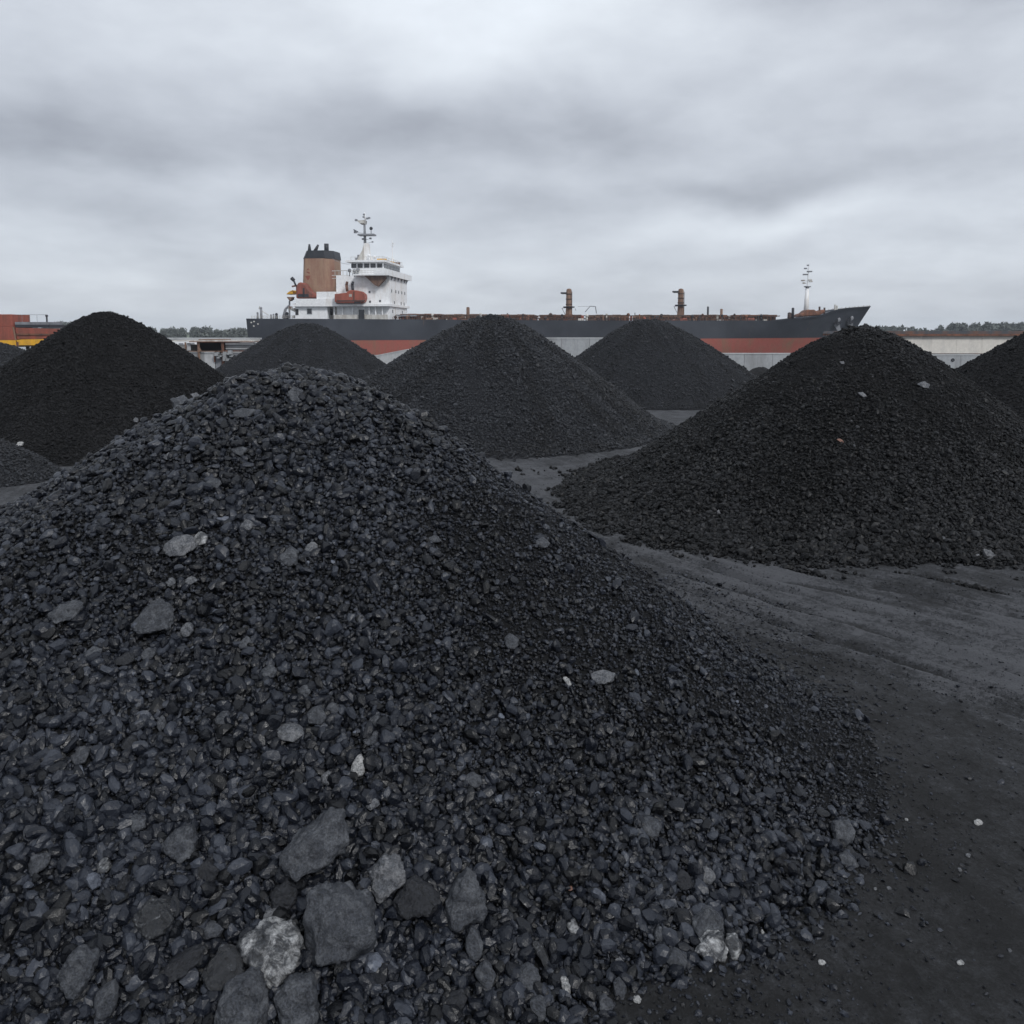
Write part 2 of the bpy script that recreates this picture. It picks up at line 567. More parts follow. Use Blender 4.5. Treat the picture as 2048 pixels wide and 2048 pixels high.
rd = rut_dist(pd, pa)
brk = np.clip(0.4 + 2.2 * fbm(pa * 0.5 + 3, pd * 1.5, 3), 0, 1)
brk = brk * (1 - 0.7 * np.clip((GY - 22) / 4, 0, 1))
dust = dust - 0.6 * np.exp(-(rd / 0.12) ** 2) * brk + 0.22 * np.exp(-((rd - 0.24) / 0.1) ** 2) * brk  # damp rut beds darker, berms paler; relief shading put into the colour
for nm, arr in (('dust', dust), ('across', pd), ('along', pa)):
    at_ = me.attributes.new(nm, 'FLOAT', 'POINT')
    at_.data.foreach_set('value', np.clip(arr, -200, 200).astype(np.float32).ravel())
m, n, p = newmat('trodden coal dust ground')
att = lambda q: n('ShaderNodeAttribute', attribute_name=q).outputs['Fac']
pos = n('ShaderNodeNewGeometry').outputs['Position']
streakv = n('ShaderNodeCombineXYZ', {0: n.m('MULTIPLY', att('across'), 4.2), 1: n.m('MULTIPLY', att('along'), 0.22), 2: 0.0}).outputs[0]
st = noise_(n, 1.0, 6, 0.62, streakv, 0.3)
mo = noise_(n, 0.9, 6, 0.65, pos)
fi = noise_(n, 9.0, 6, 0.75, pos)
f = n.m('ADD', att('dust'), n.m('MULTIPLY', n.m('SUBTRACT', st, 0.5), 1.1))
f = n.m('ADD', f, n.m('MULTIPLY', n.m('SUBTRACT', mo, 0.5), 1.7))
f = n.m('ADD', f, n.m('MULTIPLY', n.m('SUBTRACT', fi, 0.5), 1.9))
f = n.m('ADD', f, n.m('MULTIPLY', n.m('SUBTRACT', noise_(n, 33.0, 4, 0.75, pos), 0.5), 1.6))
c = n.ramp(f, [(0.0, (0.005, 0.0052, 0.0058)), (0.35, (0.0125, 0.0130, 0.0145)), (0.7, (0.024, 0.0254, 0.029)), (1.0, (0.058, 0.060, 0.067))])
sepp = n('ShaderNodeSeparateXYZ', {0: pos})
far = n.m('GREATER_THAN', sepp.outputs[1], 400.0)
lk(n, n.mix(far, c, (0.09, 0.11, 0.06)), p.inputs['Base Color'])
p.inputs['Roughness'].default_value = 0.8
p.inputs['Specular IOR Level'].default_value = 0.3
hh = n.m('ADD', n.m('MULTIPLY', fi, 1.0), n.m('MULTIPLY', noise_(n, 40.0, 4, 0.7, pos), 0.5))
bump(n, p, n.m('ADD', hh, n.m('MULTIPLY', st, 0.8)), 0.9, 0.03)
tag(link('ground', me, m), kind='structure')

m, n, p = newmat('harbour water')
pos = n('ShaderNodeNewGeometry').outputs['Position']
p.inputs['Base Color'].default_value = (0.05, 0.065, 0.07, 1)
p.inputs['Roughness'].default_value = 0.15
bump(n, p, noise_(n, 0.7, 5, 0.6, pos), 0.5, 0.3)
mb = MB()
mb.add([(-2490, QUAY + 0.3, -1.2), (2490, QUAY + 0.3, -1.2), (2490, 557.5, -1.2), (-2490, 557.5, -1.2)], [(0, 1, 2, 3)])
tag(mb.build('water', m), kind='structure')


# ---------------------------------------------------------------- pile bodies
def pile_mesh(key, nr, na, rmax, sink=0.0):
    p = PILES[key]
    r = np.linspace(0.0, 1.0, nr) ** 0.9 * rmax
    r[0] = 0.02
    t = np.linspace(0, 2 * PI, na, endpoint=False)
    RR, TT = np.meshgrid(r, t, indexing='ij')
    x = p[0] + RR * np.cos(TT)
    y = p[1] + RR * np.sin(TT)
    z = pile_h(key, x, y) - sink
    z = np.where(RR >= rmax * 0.995, -0.3, z)
    v = np.stack([x - p[0], y - p[1], z], -1).reshape(-1, 3)
    ii = np.arange(nr * na).reshape(nr, na)
    jj = np.roll(ii, -1, axis=1)
    q = np.stack([ii[:-1], ii[1:], jj[1:], jj[:-1]], -1).reshape(-1, 4)
    me = bpy.data.meshes.new('coal_pile')
    faces = [tuple(int(k) for k in a) for a in q] + [tuple(int(k) for k in ii[0][::1])]
    me.from_pydata(v.tolist(), [], faces)
    for pl in me.polygons: pl.use_smooth = True
    me.update()
    return me


def rock_proto(rng, sub=2, cuts=9):
    """a broken lump: a sphere clipped by random planes"""
    bm = bmesh.new()
    bmesh.ops.create_icosphere(bm, subdivisions=sub, radius=1.0)
    pl = []
    for k in range(cuts):
        d = rng.normal(size=3)
        d /= np.linalg.norm(d)
        pl.append((d, rng.uniform(0.42, 0.82)))
    sc = rng.uniform(0.75, 1.15, 3)
    v = np.array([x.co[:] for x in bm.verts])
    inv = np.full(len(v), 1.0 ** 30)
    for d, c in pl:
        dd = np.maximum(v @ d, 0) / c
        inv += dd ** 30
    rad = inv ** (-1 / 30)
    v = v * rad[:, None] * sc
    f = [tuple(x.index for x in fc.verts) for fc in bm.faces]
    bm.free()
    return v, f


HEROES = []          # (x,y,z,radius) filled before the scatter so lumps keep clear of the single stones


def scatter(name, parent, mat, pts, nor, sizes, tones, seed, sub=2, flat=0.86, base=(0, 0, 0), nproto=10):
    """one stuff object: point cloud + lump shapes, instanced by geometry nodes inside the same object"""
    rng = np.random.RandomState(seed)
    npnt = len(pts)
    V = []
    F = []
    proto = []
    for k in range(nproto):
        v, f = rock_proto(rng, sub, rng.randint(6, 11))
        b = sum(len(a) for a in V)
        V.append(v)
        F += [tuple(i + b for i in t) for t in f]
        proto += [k] * len(v)
    nb = sum(len(a) for a in V)
    V.append(pts)
    proto += [-1] * npnt
    allv = np.concatenate(V)
    me = bpy.data.meshes.new(name)
    me.from_pydata(allv.tolist(), [], F)
    me.materials.append(mat)

    def attr(nm, typ, dom_vals, fld):
        a = me.attributes.new(nm, typ, 'POINT')
        a.data.foreach_set(fld, np.asarray(dom_vals).ravel())
    attr('proto', 'INT', np.array(proto, np.int32), 'value')
    attr('pick', 'INT', np.concatenate([np.zeros(nb), rng.randint(0, nproto, npnt)]).astype(np.int32), 'value')
    # lumps lie flat on the slope: tilt from +Z to the surface normal plus a random turn and wobble
    rot = np.zeros((nb + npnt, 3), np.float32)
    tilt = rng.normal(scale=0.45, size=(npnt, 3))
    nn = nor + tilt * 0.6
    nn /= np.linalg.norm(nn, axis=1)[:, None]
    spin = rng.uniform(0, 2 * PI, npnt)
    # euler XYZ that sends Z to nn after spinning about Z: use Z(spin) then tilt
    th = np.arccos(np.clip(nn[:, 2], -1, 1))
    ph = np.arctan2(nn[:, 1], nn[:, 0])
    # M = Rz(ph) Ry(th) Rz(spin)
    c1, s1, c2, s2, c3, s3 = np.cos(ph), np.sin(ph), np.cos(th), np.sin(th), np.cos(spin), np.sin(spin)
    m00 = c1 * c2 * c3 - s1 * s3
    m10 = s1 * c2 * c3 + c1 * s3
    m20 = -s2 * c3
    m21 = s2 * s3
    m22 = c2
    ey = np.arcsin(np.clip(-m20, -1, 1))
    ex = np.arctan2(m21, m22)
    ez = np.arctan2(m10, m00)
    rot[nb:] = np.stack([ex, ey, ez], -1)
    attr('rot', 'FLOAT_VECTOR', rot, 'vector')
    scl = np.zeros((nb + npnt, 3), np.float32)
    asp = np.stack([rng.uniform(0.85, 1.45, npnt), rng.uniform(0.75, 1.1, npnt), rng.uniform(flat * 0.7, flat * 1.25, npnt)], -1)
    scl[nb:] = asp * sizes[:, None] * 0.5
    attr('scl', 'FLOAT_VECTOR', scl, 'vector')
    attr('tone', 'FLOAT', np.concatenate([np.zeros(nb), tones]).astype(np.float32), 'value')
    o = link(name, me, None, parent)
    o['kind'] = 'stuff'
    ng = bpy.data.node_groups.new(name, 'GeometryNodeTree')
    ng.interface.new_socket('Geometry', in_out='INPUT', socket_type='NodeSocketGeometry')
    ng.interface.new_socket('Geometry', in_out='OUTPUT', socket_type='NodeSocketGeometry')
    g = N(ng)
    gi = g('NodeGroupInput')
    go = g('NodeGroupOutput')

    def named(nm, typ):
        a = g('GeometryNodeInputNamedAttribute', data_type=typ)
        a.inputs['Name'].default_value = nm
        return a.outputs['Attribute']
    pr = named('proto', 'INT')

    def sepg(k):
        cmpn = g('FunctionNodeCompare', data_type='INT', operation='EQUAL')
        ng.links.new(pr, cmpn.inputs['A'] if cmpn.inputs['A'].enabled else [i for i in cmpn.inputs if i.name == 'A' and i.enabled][0])
        [i for i in cmpn.inputs if i.name == 'B' and i.enabled][0].default_value = k
        sg = g('GeometryNodeSeparateGeometry', domain='POINT')
        ng.links.new(gi.outputs[0], sg.inputs[0])
        ng.links.new(cmpn.outputs[0], sg.inputs['Selection'])
        return sg.outputs[0]
    jn = g('GeometryNodeJoinGeometry')
    for k in range(nproto):
        ti = g('GeometryNodeGeometryToInstance')
        ng.links.new(sepg(k), ti.inputs[0])
        ng.links.new(ti.outputs[0], jn.inputs[0])
    iop = g('GeometryNodeInstanceOnPoints')
    ng.links.new(sepg(-1), iop.inputs['Points'])
    ng.links.new(jn.outputs[0], iop.inputs['Instance'])
    iop.inputs['Pick Instance'].default_value = True
    ng.links.new(named('pick', 'INT'), iop.inputs['Instance Index'])
    er = g('FunctionNodeEulerToRotation')
    ng.links.new(named('rot', 'FLOAT_VECTOR'), er.inputs[0])
    ng.links.new(er.outputs[0], iop.inputs['Rotation'])
    ng.links.new(named('scl', 'FLOAT_VECTOR'), iop.inputs['Scale'])
    ng.links.new(iop.outputs[0], go.inputs[0])
    md = o.modifiers.new('lumps', 'NODES')
    md.node_group = ng
    return o


def pile_points(key, count, rmax, rng, facing=0.35):
    p = PILES[key]
    x = np.empty(0); y = np.empty(0)
    r = rmax * np.sqrt(rng.rand(count * 2))
    t = rng.uniform(0, 2 * PI, count * 2)
    x = p[0] + r * np.cos(t)
    y = p[1] + r * np.sin(t)
    # only a strip of the far side that no view from near the photograph's can see is left thin
    vx, vy = -p[0], -p[1]
    L = math.hypot(vx, vy)
    side = ((x - p[0]) * vx + (y - p[1]) * vy) / L
    keep = side > -facing * rmax
    x, y = x[keep][:count], y[keep][:count]
    z = pile_h(key, x, y)
    e = 0.06
    nx_ = -(pile_h(key, x + e, y) - pile_h(key, x - e, y)) / (2 * e)
    ny_ = -(pile_h(key, x, y + e) - pile_h(key, x, y - e)) / (2 * e)
    nn = np.stack([nx_, ny_, np.ones_like(nx_)], -1)
    nn /= np.linalg.norm(nn, axis=1)[:, None]
    return np.stack([x, y, z], -1), nn


def clear_of_heroes(P, sizes):
    keep = np.ones(len(P), bool)
    for hx, hy, hz, hr in HEROES:
        d = np.linalg.norm(P - np.array([hx, hy, hz]), axis=1)
        keep &= d > hr * 0.72 + sizes * 0.2
    return keep


def tones_for(rng, n_, pale=0.012):
    t = np.clip(rng.normal(0.38, 0.28, n_), 0.0, 0.85)
    m_ = rng.rand(n_) < pale
    t[m_] = rng.uniform(0.85, 1.15, m_.sum())
    return t

# ---------------------------------------------------------------- single stones
def surf(x, y):
    x = np.asarray(x, float); y = np.asarray(y, float)
    z = g_h(x, y)
    for k in ('near', 'right', 'small'):
        z = np.maximum(z, pile_h(k, x, y))
    return z


_TT = np.linspace(5.0, 45.0, 2600)


def hit(px, py):
    d = ray(px, py)
    d = d / np.linalg.norm(d)
    P = np.array([0, 0, CAM_H])[None, :] + _TT[:, None] * d[None, :]
    below = P[:, 2] <= surf(P[:, 0], P[:, 1])
    i = int(np.argmax(below)) if below.any() else len(_TT) - 1
    return P[i], d


A_ = lambda q: [(x / 1.8867, 1500 + y / 1.8867) for x, y in q]
B_ = lambda q: [(1024 + x / 1.8867, 1500 + y / 1.8867) for x, y in q]
C_ = lambda q: [(x / 2.76, 1000 + y / 2.76) for x, y in q]
D_ = lambda q: [(700 + x / 2.76, 1000 + y / 2.76) for x, y in q]
E_ = lambda q: [(x / 2.76, 700 + y / 2.76) for x, y in q]
G_ = lambda q: [(1350 + x / 2.768, 640 + y / 2.768) for x, y in q]

_seed = [100]


def stone(name, label, mat, poly, group=None, cat='rock', thick=1.0, smooth_it=2):
    """a free-standing stone: the traced silhouette is its middle section, with a broad face
    towards the light, an undercut below and a body of real thickness behind"""
    _seed[0] += 1
    rng = np.random.RandomState(_seed[0])
    q = np.array(poly, float)
    c2 = q.mean(0)
    P, d = hit(c2[0], c2[1] + 0.12 * (q[:, 1].max() - q[:, 1].min()))
    dist = P @ np.array([0, CP, 0]) + (P[2] - CAM_H) * -SP
    pts = []
    for px, py in q:
        rr = ray(px, py)
        pts.append(np.array([0, 0, CAM_H]) + rr * dist)
    pts = np.array(pts)
    area = 0.5 * abs(np.dot(q[:, 0], np.roll(q[:, 1], 1)) - np.dot(q[:, 1], np.roll(q[:, 0], 1))) * (dist / FPX) ** 2
    s = math.sqrt(area)
    dd = ray(*c2); dd = dd / np.linalg.norm(dd)
    up = np.array([0, 0, 1.0])
    shift = -dd * 0.34 * s
    pts = pts + shift
    c = pts.mean(0)
    # top leans back so that the broad face looks up at the sky
    rel = pts - c
    hgt = rel[:, 2] / (abs(rel[:, 2]).max() + 1e-6)
    back = np.array([0, 1.0, 0.1])
    mid = pts + back * (hgt * 0.20 * s)[:, None]
    front = c + rel * 0.70 + (-dd * 0.30 * s) * thick + np.array([0, 0, -0.10 * s]) + rng.normal(scale=0.03 * s, size=rel.shape)
    front = front + back * (hgt * 0.26 * s)[:, None]
    rear = c + rel * 0.75 + np.array([0, 0.62, 0.06]) * s * thick
    allp = np.concatenate([mid, front, rear]) - c
    bm = bmesh.new()
    vv = [bm.verts.new(tuple(a)) for a in allp]
    r_ = bmesh.ops.convex_hull(bm, input=vv)
    bmesh.ops.delete(bm, geom=[x for x in r_['geom_interior'] if isinstance(x, bmesh.types.BMVert)], context='VERTS')
    bmesh.ops.dissolve_limit(bm, angle_limit=R(9), verts=bm.verts, edges=bm.edges)
    bmesh.ops.triangulate(bm, faces=bm.faces)
    big = s > 0.2
    bmesh.ops.subdivide_edges(bm, edges=bm.edges, cuts=5 if big else 3, use_grid_fill=True)
    bmesh.ops.triangulate(bm, faces=bm.faces)
    for _ in range(1 if big else smooth_it):
        bmesh.ops.smooth_vert(bm, verts=bm.verts, factor=0.5, use_axis_x=True, use_axis_y=True, use_axis_z=True)
    if big:
        bmesh.ops.subdivide_edges(bm, edges=bm.edges, cuts=1, use_grid_fill=True)
    bm.normal_update()
    off = Vector(rng.rand(3) * 50)
    bm.normal_update()
    for v in bm.verts:
        k = mnoise.fractal(v.co / s * 2.6 + off, 0.75, 2.1, 6)
        k2 = abs(mnoise.noise(v.co / s * 1.7 + off * 2))
        k3 = mnoise.cell(v.co / s * 3.1 + Vector((k, k2, k)) * 0.35 + off)
        v.co += v.normal * (0.095 * s * k - 0.07 * s * k2 + 0.02 * s + 0.022 * s * (k3 - 0.5))
    bmesh.ops.recalc_face_normals(bm, faces=bm.faces)
    me = bpy.data.meshes.new(name)
    bm.to_mesh(me); bm.free()
    for pl in me.polygons: pl.use_smooth = False if s < 0.12 else True
    o = link(name, me, mat, None, tuple(c))
    HEROES.append((c[0] + dd[0] * 0.1 * s, c[1] + dd[1] * 0.1 * s, c[2] + dd[2] * 0.1 * s, 0.62 * s))
    return tag(o, label, cat, group)


def rnd_poly(cx_, cy_, w_, h_, seed, n_=7):
    r = np.random.RandomState(seed)
    a = np.sort(np.linspace(0, 2 * PI, n_, endpoint=False) + r.uniform(-0.3, 0.3, n_))
    return [(cx_ + 0.5 * w_ * math.cos(t) * k, cy_ + 0.5 * h_ * math.sin(t) * k) for t, k in zip(a, r.uniform(0.85, 1.1, n_))]


SL, SD, PA, CR, GL, WH, BR_ = M_SLAB, M_SLAB_DARK, M_PALE, M_CRUST, M_GLINT, M_WHITE, M_BRICK
GF = 'single stones lying on the near coal pile'
GR = 'single stones lying on the right coal pile'
GC = 'pale chips lying on the trodden ground'
ST = [
 # near the bottom edge
 ('stone_slab', 'long grey slab tilted up to the right, lying above the blocky boulder', SL, A_([(1050,400),(1090,372),(1240,255),(1292,270),(1318,335),(1305,388),(1180,445),(1100,472),(1060,442)])),
 ('stone_slab', 'flat grey slab with a sloped left end, left of the long tilted slab', SL, A_([(595,360),(640,330),(718,305),(742,350),(735,402),(690,412),(625,395)])),
 ('rock', 'pale speckled round rock between the long tilted slab and the triangular rock', PA, A_([(1388,470),(1440,415),(1490,425),(1525,465),(1535,505),(1490,530),(1430,555),(1390,520)])),
 ('rock', 'dark wedge of shale between the pale round rock and the triangular rock', SD, A_([(1480,570),(1550,505),(1670,575),(1640,612),(1530,632),(1485,602)])),
 ('rock', 'grey triangular rock standing on its point side, right of the dark wedge', SL, A_([(1760,475),(1835,570),(1840,622),(1780,650),(1680,675),(1680,580),(1722,510)])),
 ('boulder', 'largest blocky grey boulder, beside the white crusted rock', SL, A_([(1143,570),(1180,555),(1290,575),(1400,625),(1422,680),(1415,716),(1340,750),(1240,755),(1185,788),(1155,770),(1160,660)])),
 ('rock', 'small pale round stone leaning on the right end of the largest boulder', PA, A_([(1378,745),(1400,710),(1430,738),(1418,768),(1392,768)])),
 ('rock', 'white crusted rock with glittering top, left of the largest boulder', CR, A_([(885,745),(950,700),(1000,690),(1110,730),(1140,790),(1090,850),(1040,890),(970,830),(920,790)])),
 ('rock', 'dark glinting rock just left of the white crusted rock', GL, A_([(760,840),(830,760),(900,800),(920,845),(850,900),(770,880)])),
 ('boulder', 'smooth grey boulder cut by the bottom edge, below the white crusted rock', SL, A_([(800,1000),(840,920),(960,875),(1005,935),(1008,1050),(815,1060)])),
 ('boulder', 'squarish grey boulder at the bottom edge, below the largest boulder', SL, A_([(1025,930),(1080,895),(1165,895),(1200,990),(1190,1060),(1070,1060)])),
 ('rock', 'round grey rock with a white glinting corner, left of the white crusted rock', GL, A_([(495,640),(540,590),(600,595),(655,640),(635,680),(580,702),(520,682)])),
 ('rock', 'broad five sided grey rock near the lower left corner', SL, A_([(205,850),(270,780),(350,800),(352,850),(295,930),(230,900)])),
 ('rock', 'grey angular rock close to the left edge below mid slope', SL, A_([(105,405),(182,400),(190,430),(130,472),(105,460)])),
 ('rock', 'small pale glittering stone below the flat grey slab', CR, A_([(360,430),(400,408),(415,450),(375,475)])),
 ('rock', 'bright white glittering stone alone in the middle of the near slope', WH, A_([(1320,90),(1335,35),(1352,20),(1385,60),(1372,98),(1340,95)])),
 ('rock', 'dark rock with one pale vein, above the largest boulder', SD, A_([(1010,550),(1080,498),(1130,560),(1090,605),(1030,600)])),
 ('rock', 'long dark shard lying left of the dark glinting rock', SD, A_([(560,870),(620,820),(700,790),(768,755),(770,800),(700,840),(600,885)])),
 ('rock', 'upright grey block near the bottom edge, left of the smooth boulder', SL, A_([(350,930),(420,888),(442,930),(430,1000),(360,1012)])),
 ('rock', 'low grey stone halfway between the flat grey slab and the largest boulder', SD, A_([(720,455),(780,420),(830,450),(800,512)])),
 ('rock', 'small oval pale grey stone left of the bright white glittering stone', PA, A_([(1208,100),(1240,80),(1262,110),(1240,132),(1216,126)])),
 ('rock', 'pale flat pebble below the bright white glittering stone', PA, A_([(1375,210),(1410,185),(1440,205),(1395,226)])),
 ('rock', 'rounded grey stone right of the bright white glittering stone', SL, A_([(1745,112),(1780,88),(1830,120),(1800,146)])),
 ('rock', 'small stone with white flecks below the largest boulder', GL, A_([(1255,830),(1290,795),(1315,840),(1280,866)])),
 ('rock', 'upright grey stone below the triangular rock', SL, A_([(1755,720),(1775,675),(1830,730),(1800,800),(1760,790)])),
 ('rock', 'knobbly grey stone below the upright stone near the bottom middle', SL, A_([(1790,840),(1830,805),(1875,850),(1850,912),(1800,882)])),
 ('rock', 'flat grey stone close to the bottom middle edge', SD, A_([(1675,945),(1740,920),(1765,940),(1740,985),(1680,982)])),
 ('rock', 'narrow pale grey sliver between the dark veined rock and the white crusted rock', PA, A_([(965,650),(1000,612),(1045,600),(1040,630),(990,660)])),
 ('rock', 'low grey stone above the long dark shard', SL, A_([(740,690),(780,665),(850,660),(838,700),(770,712)])),
 ('rock', 'dark pointed rock left of the flat grey stone low on the slope', SD, A_([(430,520),(470,470),(492,515),(470,545)])),
 ('rock', 'grey stone beside the pale flecked one in the lower left slope', SL, A_([(480,250),(540,255),(560,290),(500,310)])),
 ('rock', 'round grey stone near the left edge, third big stone below mid slope', SL, A_([(262,20),(300,-10),(335,10),(330,48),(285,55)])),
 # toe of the near pile on the right
 ('rock', 'pale five sided stone near the toe of the near pile', PA, B_([(705,465),(740,445),(775,480),(745,506),(715,496)])),
 ('rock', 'grey cube shaped rock just above the two pale crusted rocks at the toe', SL, B_([(678,650),(745,610),(788,625),(797,680),(720,712),(690,702)])),
 ('rock', 'pale crusted rock at the toe, left one of the touching pair', CR, B_([(690,757),(740,715),(800,705),(815,750),(808,785),(740,790)])),
 ('rock', 'pale crusted round rock at the toe, right one of the touching pair', CR, B_([(808,712),(850,702),(873,745),(850,795),(812,780)])),
 ('rock', 'flat grey leaf shaped rock left of the crusted pair at the toe', SL, B_([(570,785),(620,757),(672,805),(650,826),(590,816)])),
 ('rock', 'grey rock with a dark undercut near the right toe of the near pile', SL, B_([(1205,330),(1220,290),(1282,282),(1302,310),(1270,350),(1215,350)])),
 ('rock', 'flat grey rock just below the undercut rock at the right toe', SL, B_([(1233,400),(1270,394),(1318,435),(1250,446)])),
 ('rock', 'upright dark shard with a pale edge near the bottom middle', GL, B_([(70,735),(105,730),(135,780),(162,822),(140,832),(95,780)])),
 ('rock', 'large rounded dark rock below the pale edged shard', SL, B_([(10,850),(60,820),(112,860),(108,905),(40,906)])),
 ('rock', 'small upright white stone near the bottom edge', WH, B_([(180,870),(205,862),(225,900),(215,932),(190,912)])),
 ('rock', 'squarish grey rock on the bottom edge below the white stone', SL, B_([(65,955),(120,945),(140,990),(110,1022),(75,1012)])),
 ('rock', 'dark grey rock at the very toe of the near pile, bottom edge', SL, B_([(325,950),(350,933),(390,965),(372,997),(330,986)])),
 ('rock', 'small upright grey stone left of the grey cube shaped rock', SL, B_([(535,690),(560,662),(577,700),(560,730),(538,726)])),
 ('rock', 'dark leaning rock left of the pale five sided stone', SD, B_([(600,492),(650,455),(692,510),(645,532)])),
 ('rock', 'broad dark grey rock on the lower right slope of the near pile', SL, B_([(470,282),(520,258),(572,290),(530,336)])),
 ('rock', 'pale glittering stone in the lower middle of the near slope', CR, B_([(195,652),(235,643),(262,680),(225,702)])),
 ('rock', 'pair sized grey stone above the bottom toe, left of the small upright stone', SL, B_([(380,885),(410,872),(435,900),(425,940),(385,935)])),
 ('rock', 'small pale stone on the toe above the crusted pair', PA, B_([(985,590),(1005,595),(1010,612),(990,614)])),
 ('rock', 'small pale round stone left of the little white toe stone', PA, B_([(808,598),(828,588),(848,600),(830,614)])),
 ('rock', 'tiny reddish brown stone on the lower middle slope', BR_, B_([(206,518),(228,517),(232,527),(210,529)])),
 ('rock', 'grey stone with pale flecks right of the leaf shaped rock', PA, B_([(385,790),(410,785),(430,815),(400,828)])),
 # upper left slope
 ('rock', 'big smooth triangular rock casting a dark shadow on the upper left slope', SL, C_([(705,692),(830,570),(900,585),(950,640),(952,705),(900,707),(750,727)])),
 ('stone_slab', 'flat pale grey slab high on the near slope, touching a pale round stone', PA, C_([(890,282),(950,210),(1060,203),(1085,270),(1030,300),(930,306)])),
 ('rock', 'pale round stone at the right end of the flat pale slab', CR, C_([(1060,205),(1100,176),(1150,200),(1140,240),(1100,252)])),
 ('rock', 'pale capped stone right of the flat pale slab, highest of the pale stones', PA, C_([(1315,140),(1360,106),(1400,130),(1388,170),(1340,162)])),
 ('rock', 'broad grey rock in the band of lumps right of the flat pale slab', SL, C_([(1528,322),(1590,266),(1647,290),(1642,352),(1588,370)])),
 ('rock', 'pale flat topped stone above the band of lumps on the near slope', PA, C_([(1675,262),(1710,233),(1757,255),(1745,287),(1690,292)])),
 ('rock', 'pale round stone right of the big triangular rock', PA, C_([(988,712),(1030,673),(1070,712),(1055,752),(1010,762)])),
 ('rock', 'small triangular grey rock right of the pale round stone on the upper left slope', SL, C_([(1308,795),(1355,753),(1412,812),(1320,827)])),
 ('rock', 'round grey stone below the big triangular rock', SL, C_([(770,850),(810,813),(862,845),(840,882),(790,887)])),
 ('stone_slab', 'long low grey slab half buried left of the big triangular rock', SL, C_([(250,625),(300,595),(380,562),(460,572),(430,650),(300,672)])),
 ('rock', 'small pale square stone below the flat pale slab', PA, C_([(908,457),(940,428),(972,460),(940,482)])),
 ('rock', 'small pale oval stone right of the pale square one', PA, C_([(1003,447),(1050,423),(1092,445),(1050,470)])),
 ('rock', 'dome shaped grey stone in the middle of the near slope', SL, C_([(1433,952),(1480,908),(1532,940),(1522,977),(1450,982)])),
 ('rock', 'lone grey stone close to the left edge at mid height', SL, C_([(188,1202),(230,1173),(267,1190),(250,1237),(200,1237)])),
 ('rock', 'broad grey rock in the centre left, above the undercut rock', SL, C_([(1678,1195),(1750,1138),(1808,1200),(1782,1242),(1690,1232)])),
 ('rock', 'round grey stone at the upper right of the broad centre left rock', SL, C_([(1788,1152),(1830,1113),(1882,1155),(1845,1192)])),
 ('rock', 'pale undercut rock with a deep black shadow in the centre left', PA, C_([(1500,1290),(1520,1255),(1610,1248),(1692,1290),(1640,1322),(1540,1312)])),
 ('rock', 'dark grey rock left of centre near the pale undercut one', SD, C_([(660,1342),(720,1298),(757,1330),(740,1382),(680,1382)])),
 ('rock', 'pale small stone, left one of two touching stones on the left slope', PA, C_([(796,1212),(828,1188),(852,1215),(838,1245)])),
 ('rock', 'dark oval stone, right one of two touching stones on the left slope', SL, C_([(855,1230),(890,1188),(922,1250),(882,1282)])),
 ('rock', 'leaning grey stone between the dome shaped stone and the broad centre left rock', SL, C_([(1168,1215),(1230,1163),(1284,1190),(1232,1252)])),
 ('rock', 'flat grey stone above the broad centre left rock', SL, C_([(1628,1052),(1680,1018),(1722,1060),(1690,1092)])),
 ('rock', 'grey stone lying left of the round stone below the triangular rock', SL, C_([(455,845),(500,815),(570,830),(545,870),(480,872)])),
 ('stone_slab', 'low dark slab between the half buried slab and the round stone', SD, C_([(610,895),(690,845),(748,870),(730,905),(650,912)])),
 # right slope of the near pile
 ('rock', 'smooth long grey stone with a shadow below it on the right slope', PA, D_([(1325,972),(1380,950),(1467,960),(1460,987),(1400,1012),(1335,1002)])),
 ('rock', 'small glittering stone left of the smooth long one on the right slope', WH, D_([(1170,985),(1198,975),(1226,1020),(1210,1032)])),
 ('rock', 'grey stone alone in the middle of the right slope', SL, D_([(843,772),(880,738),(942,775),(912,822),(860,817)])),
 ('rock', 'grey boulder in the centre of the near slope, lower one of two', SL, D_([(62,1312),(100,1278),(158,1290),(152,1342),(80,1352)])),
 ('rock', 'grey boulder in the centre of the near slope, upper one of two', SL, D_([(98,1212),(150,1183),(183,1230),(130,1252)])),
 ('rock', 'flat stone with a shadow high on the right slope, nearer the top', SL, D_([(425,215),(470,192),(512,225),(470,235)])),
 ('rock', 'grey stone with a dark hollow under it, below the ridge on the right slope', SL, D_([(1010,232),(1060,205),(1110,240),(1080,268)])),
 # top of the near pile
 ('boulder', 'grey boulder on the crown of the near pile', SL, E_([(1578,245),(1620,203),(1672,225),(1672,282),(1610,292)])),
 ('stone_slab', 'broad flat slab just below the crown of the near pile', SL, E_([(1280,342),(1330,320),(1420,330),(1382,372),(1290,368)])),
 ('rock', 'dark rough rock on the left skyline of the near pile', SL, E_([(938,272),(1000,253),(1052,290),(1020,352),(960,332)])),
 ('rock', 'single pale stone standing on the left skyline of the near pile', PA, E_([(735,382),(745,370),(762,385),(762,398),(738,397)])),
 ('rock', 'wide grey rock on the upper slope below the flat slab', SL, E_([(1263,548),(1320,528),(1372,550),(1340,592)])),
 ('rock', 'small smooth grey stone left of the wide grey rock on the upper slope', PA, E_([(893,592),(930,563),(952,600),(925,608)])),
 ('rock', 'grey stone at the skyline just right of the dark rough rock', PA, E_([(1050,245),(1080,235),(1105,255),(1075,270)])),
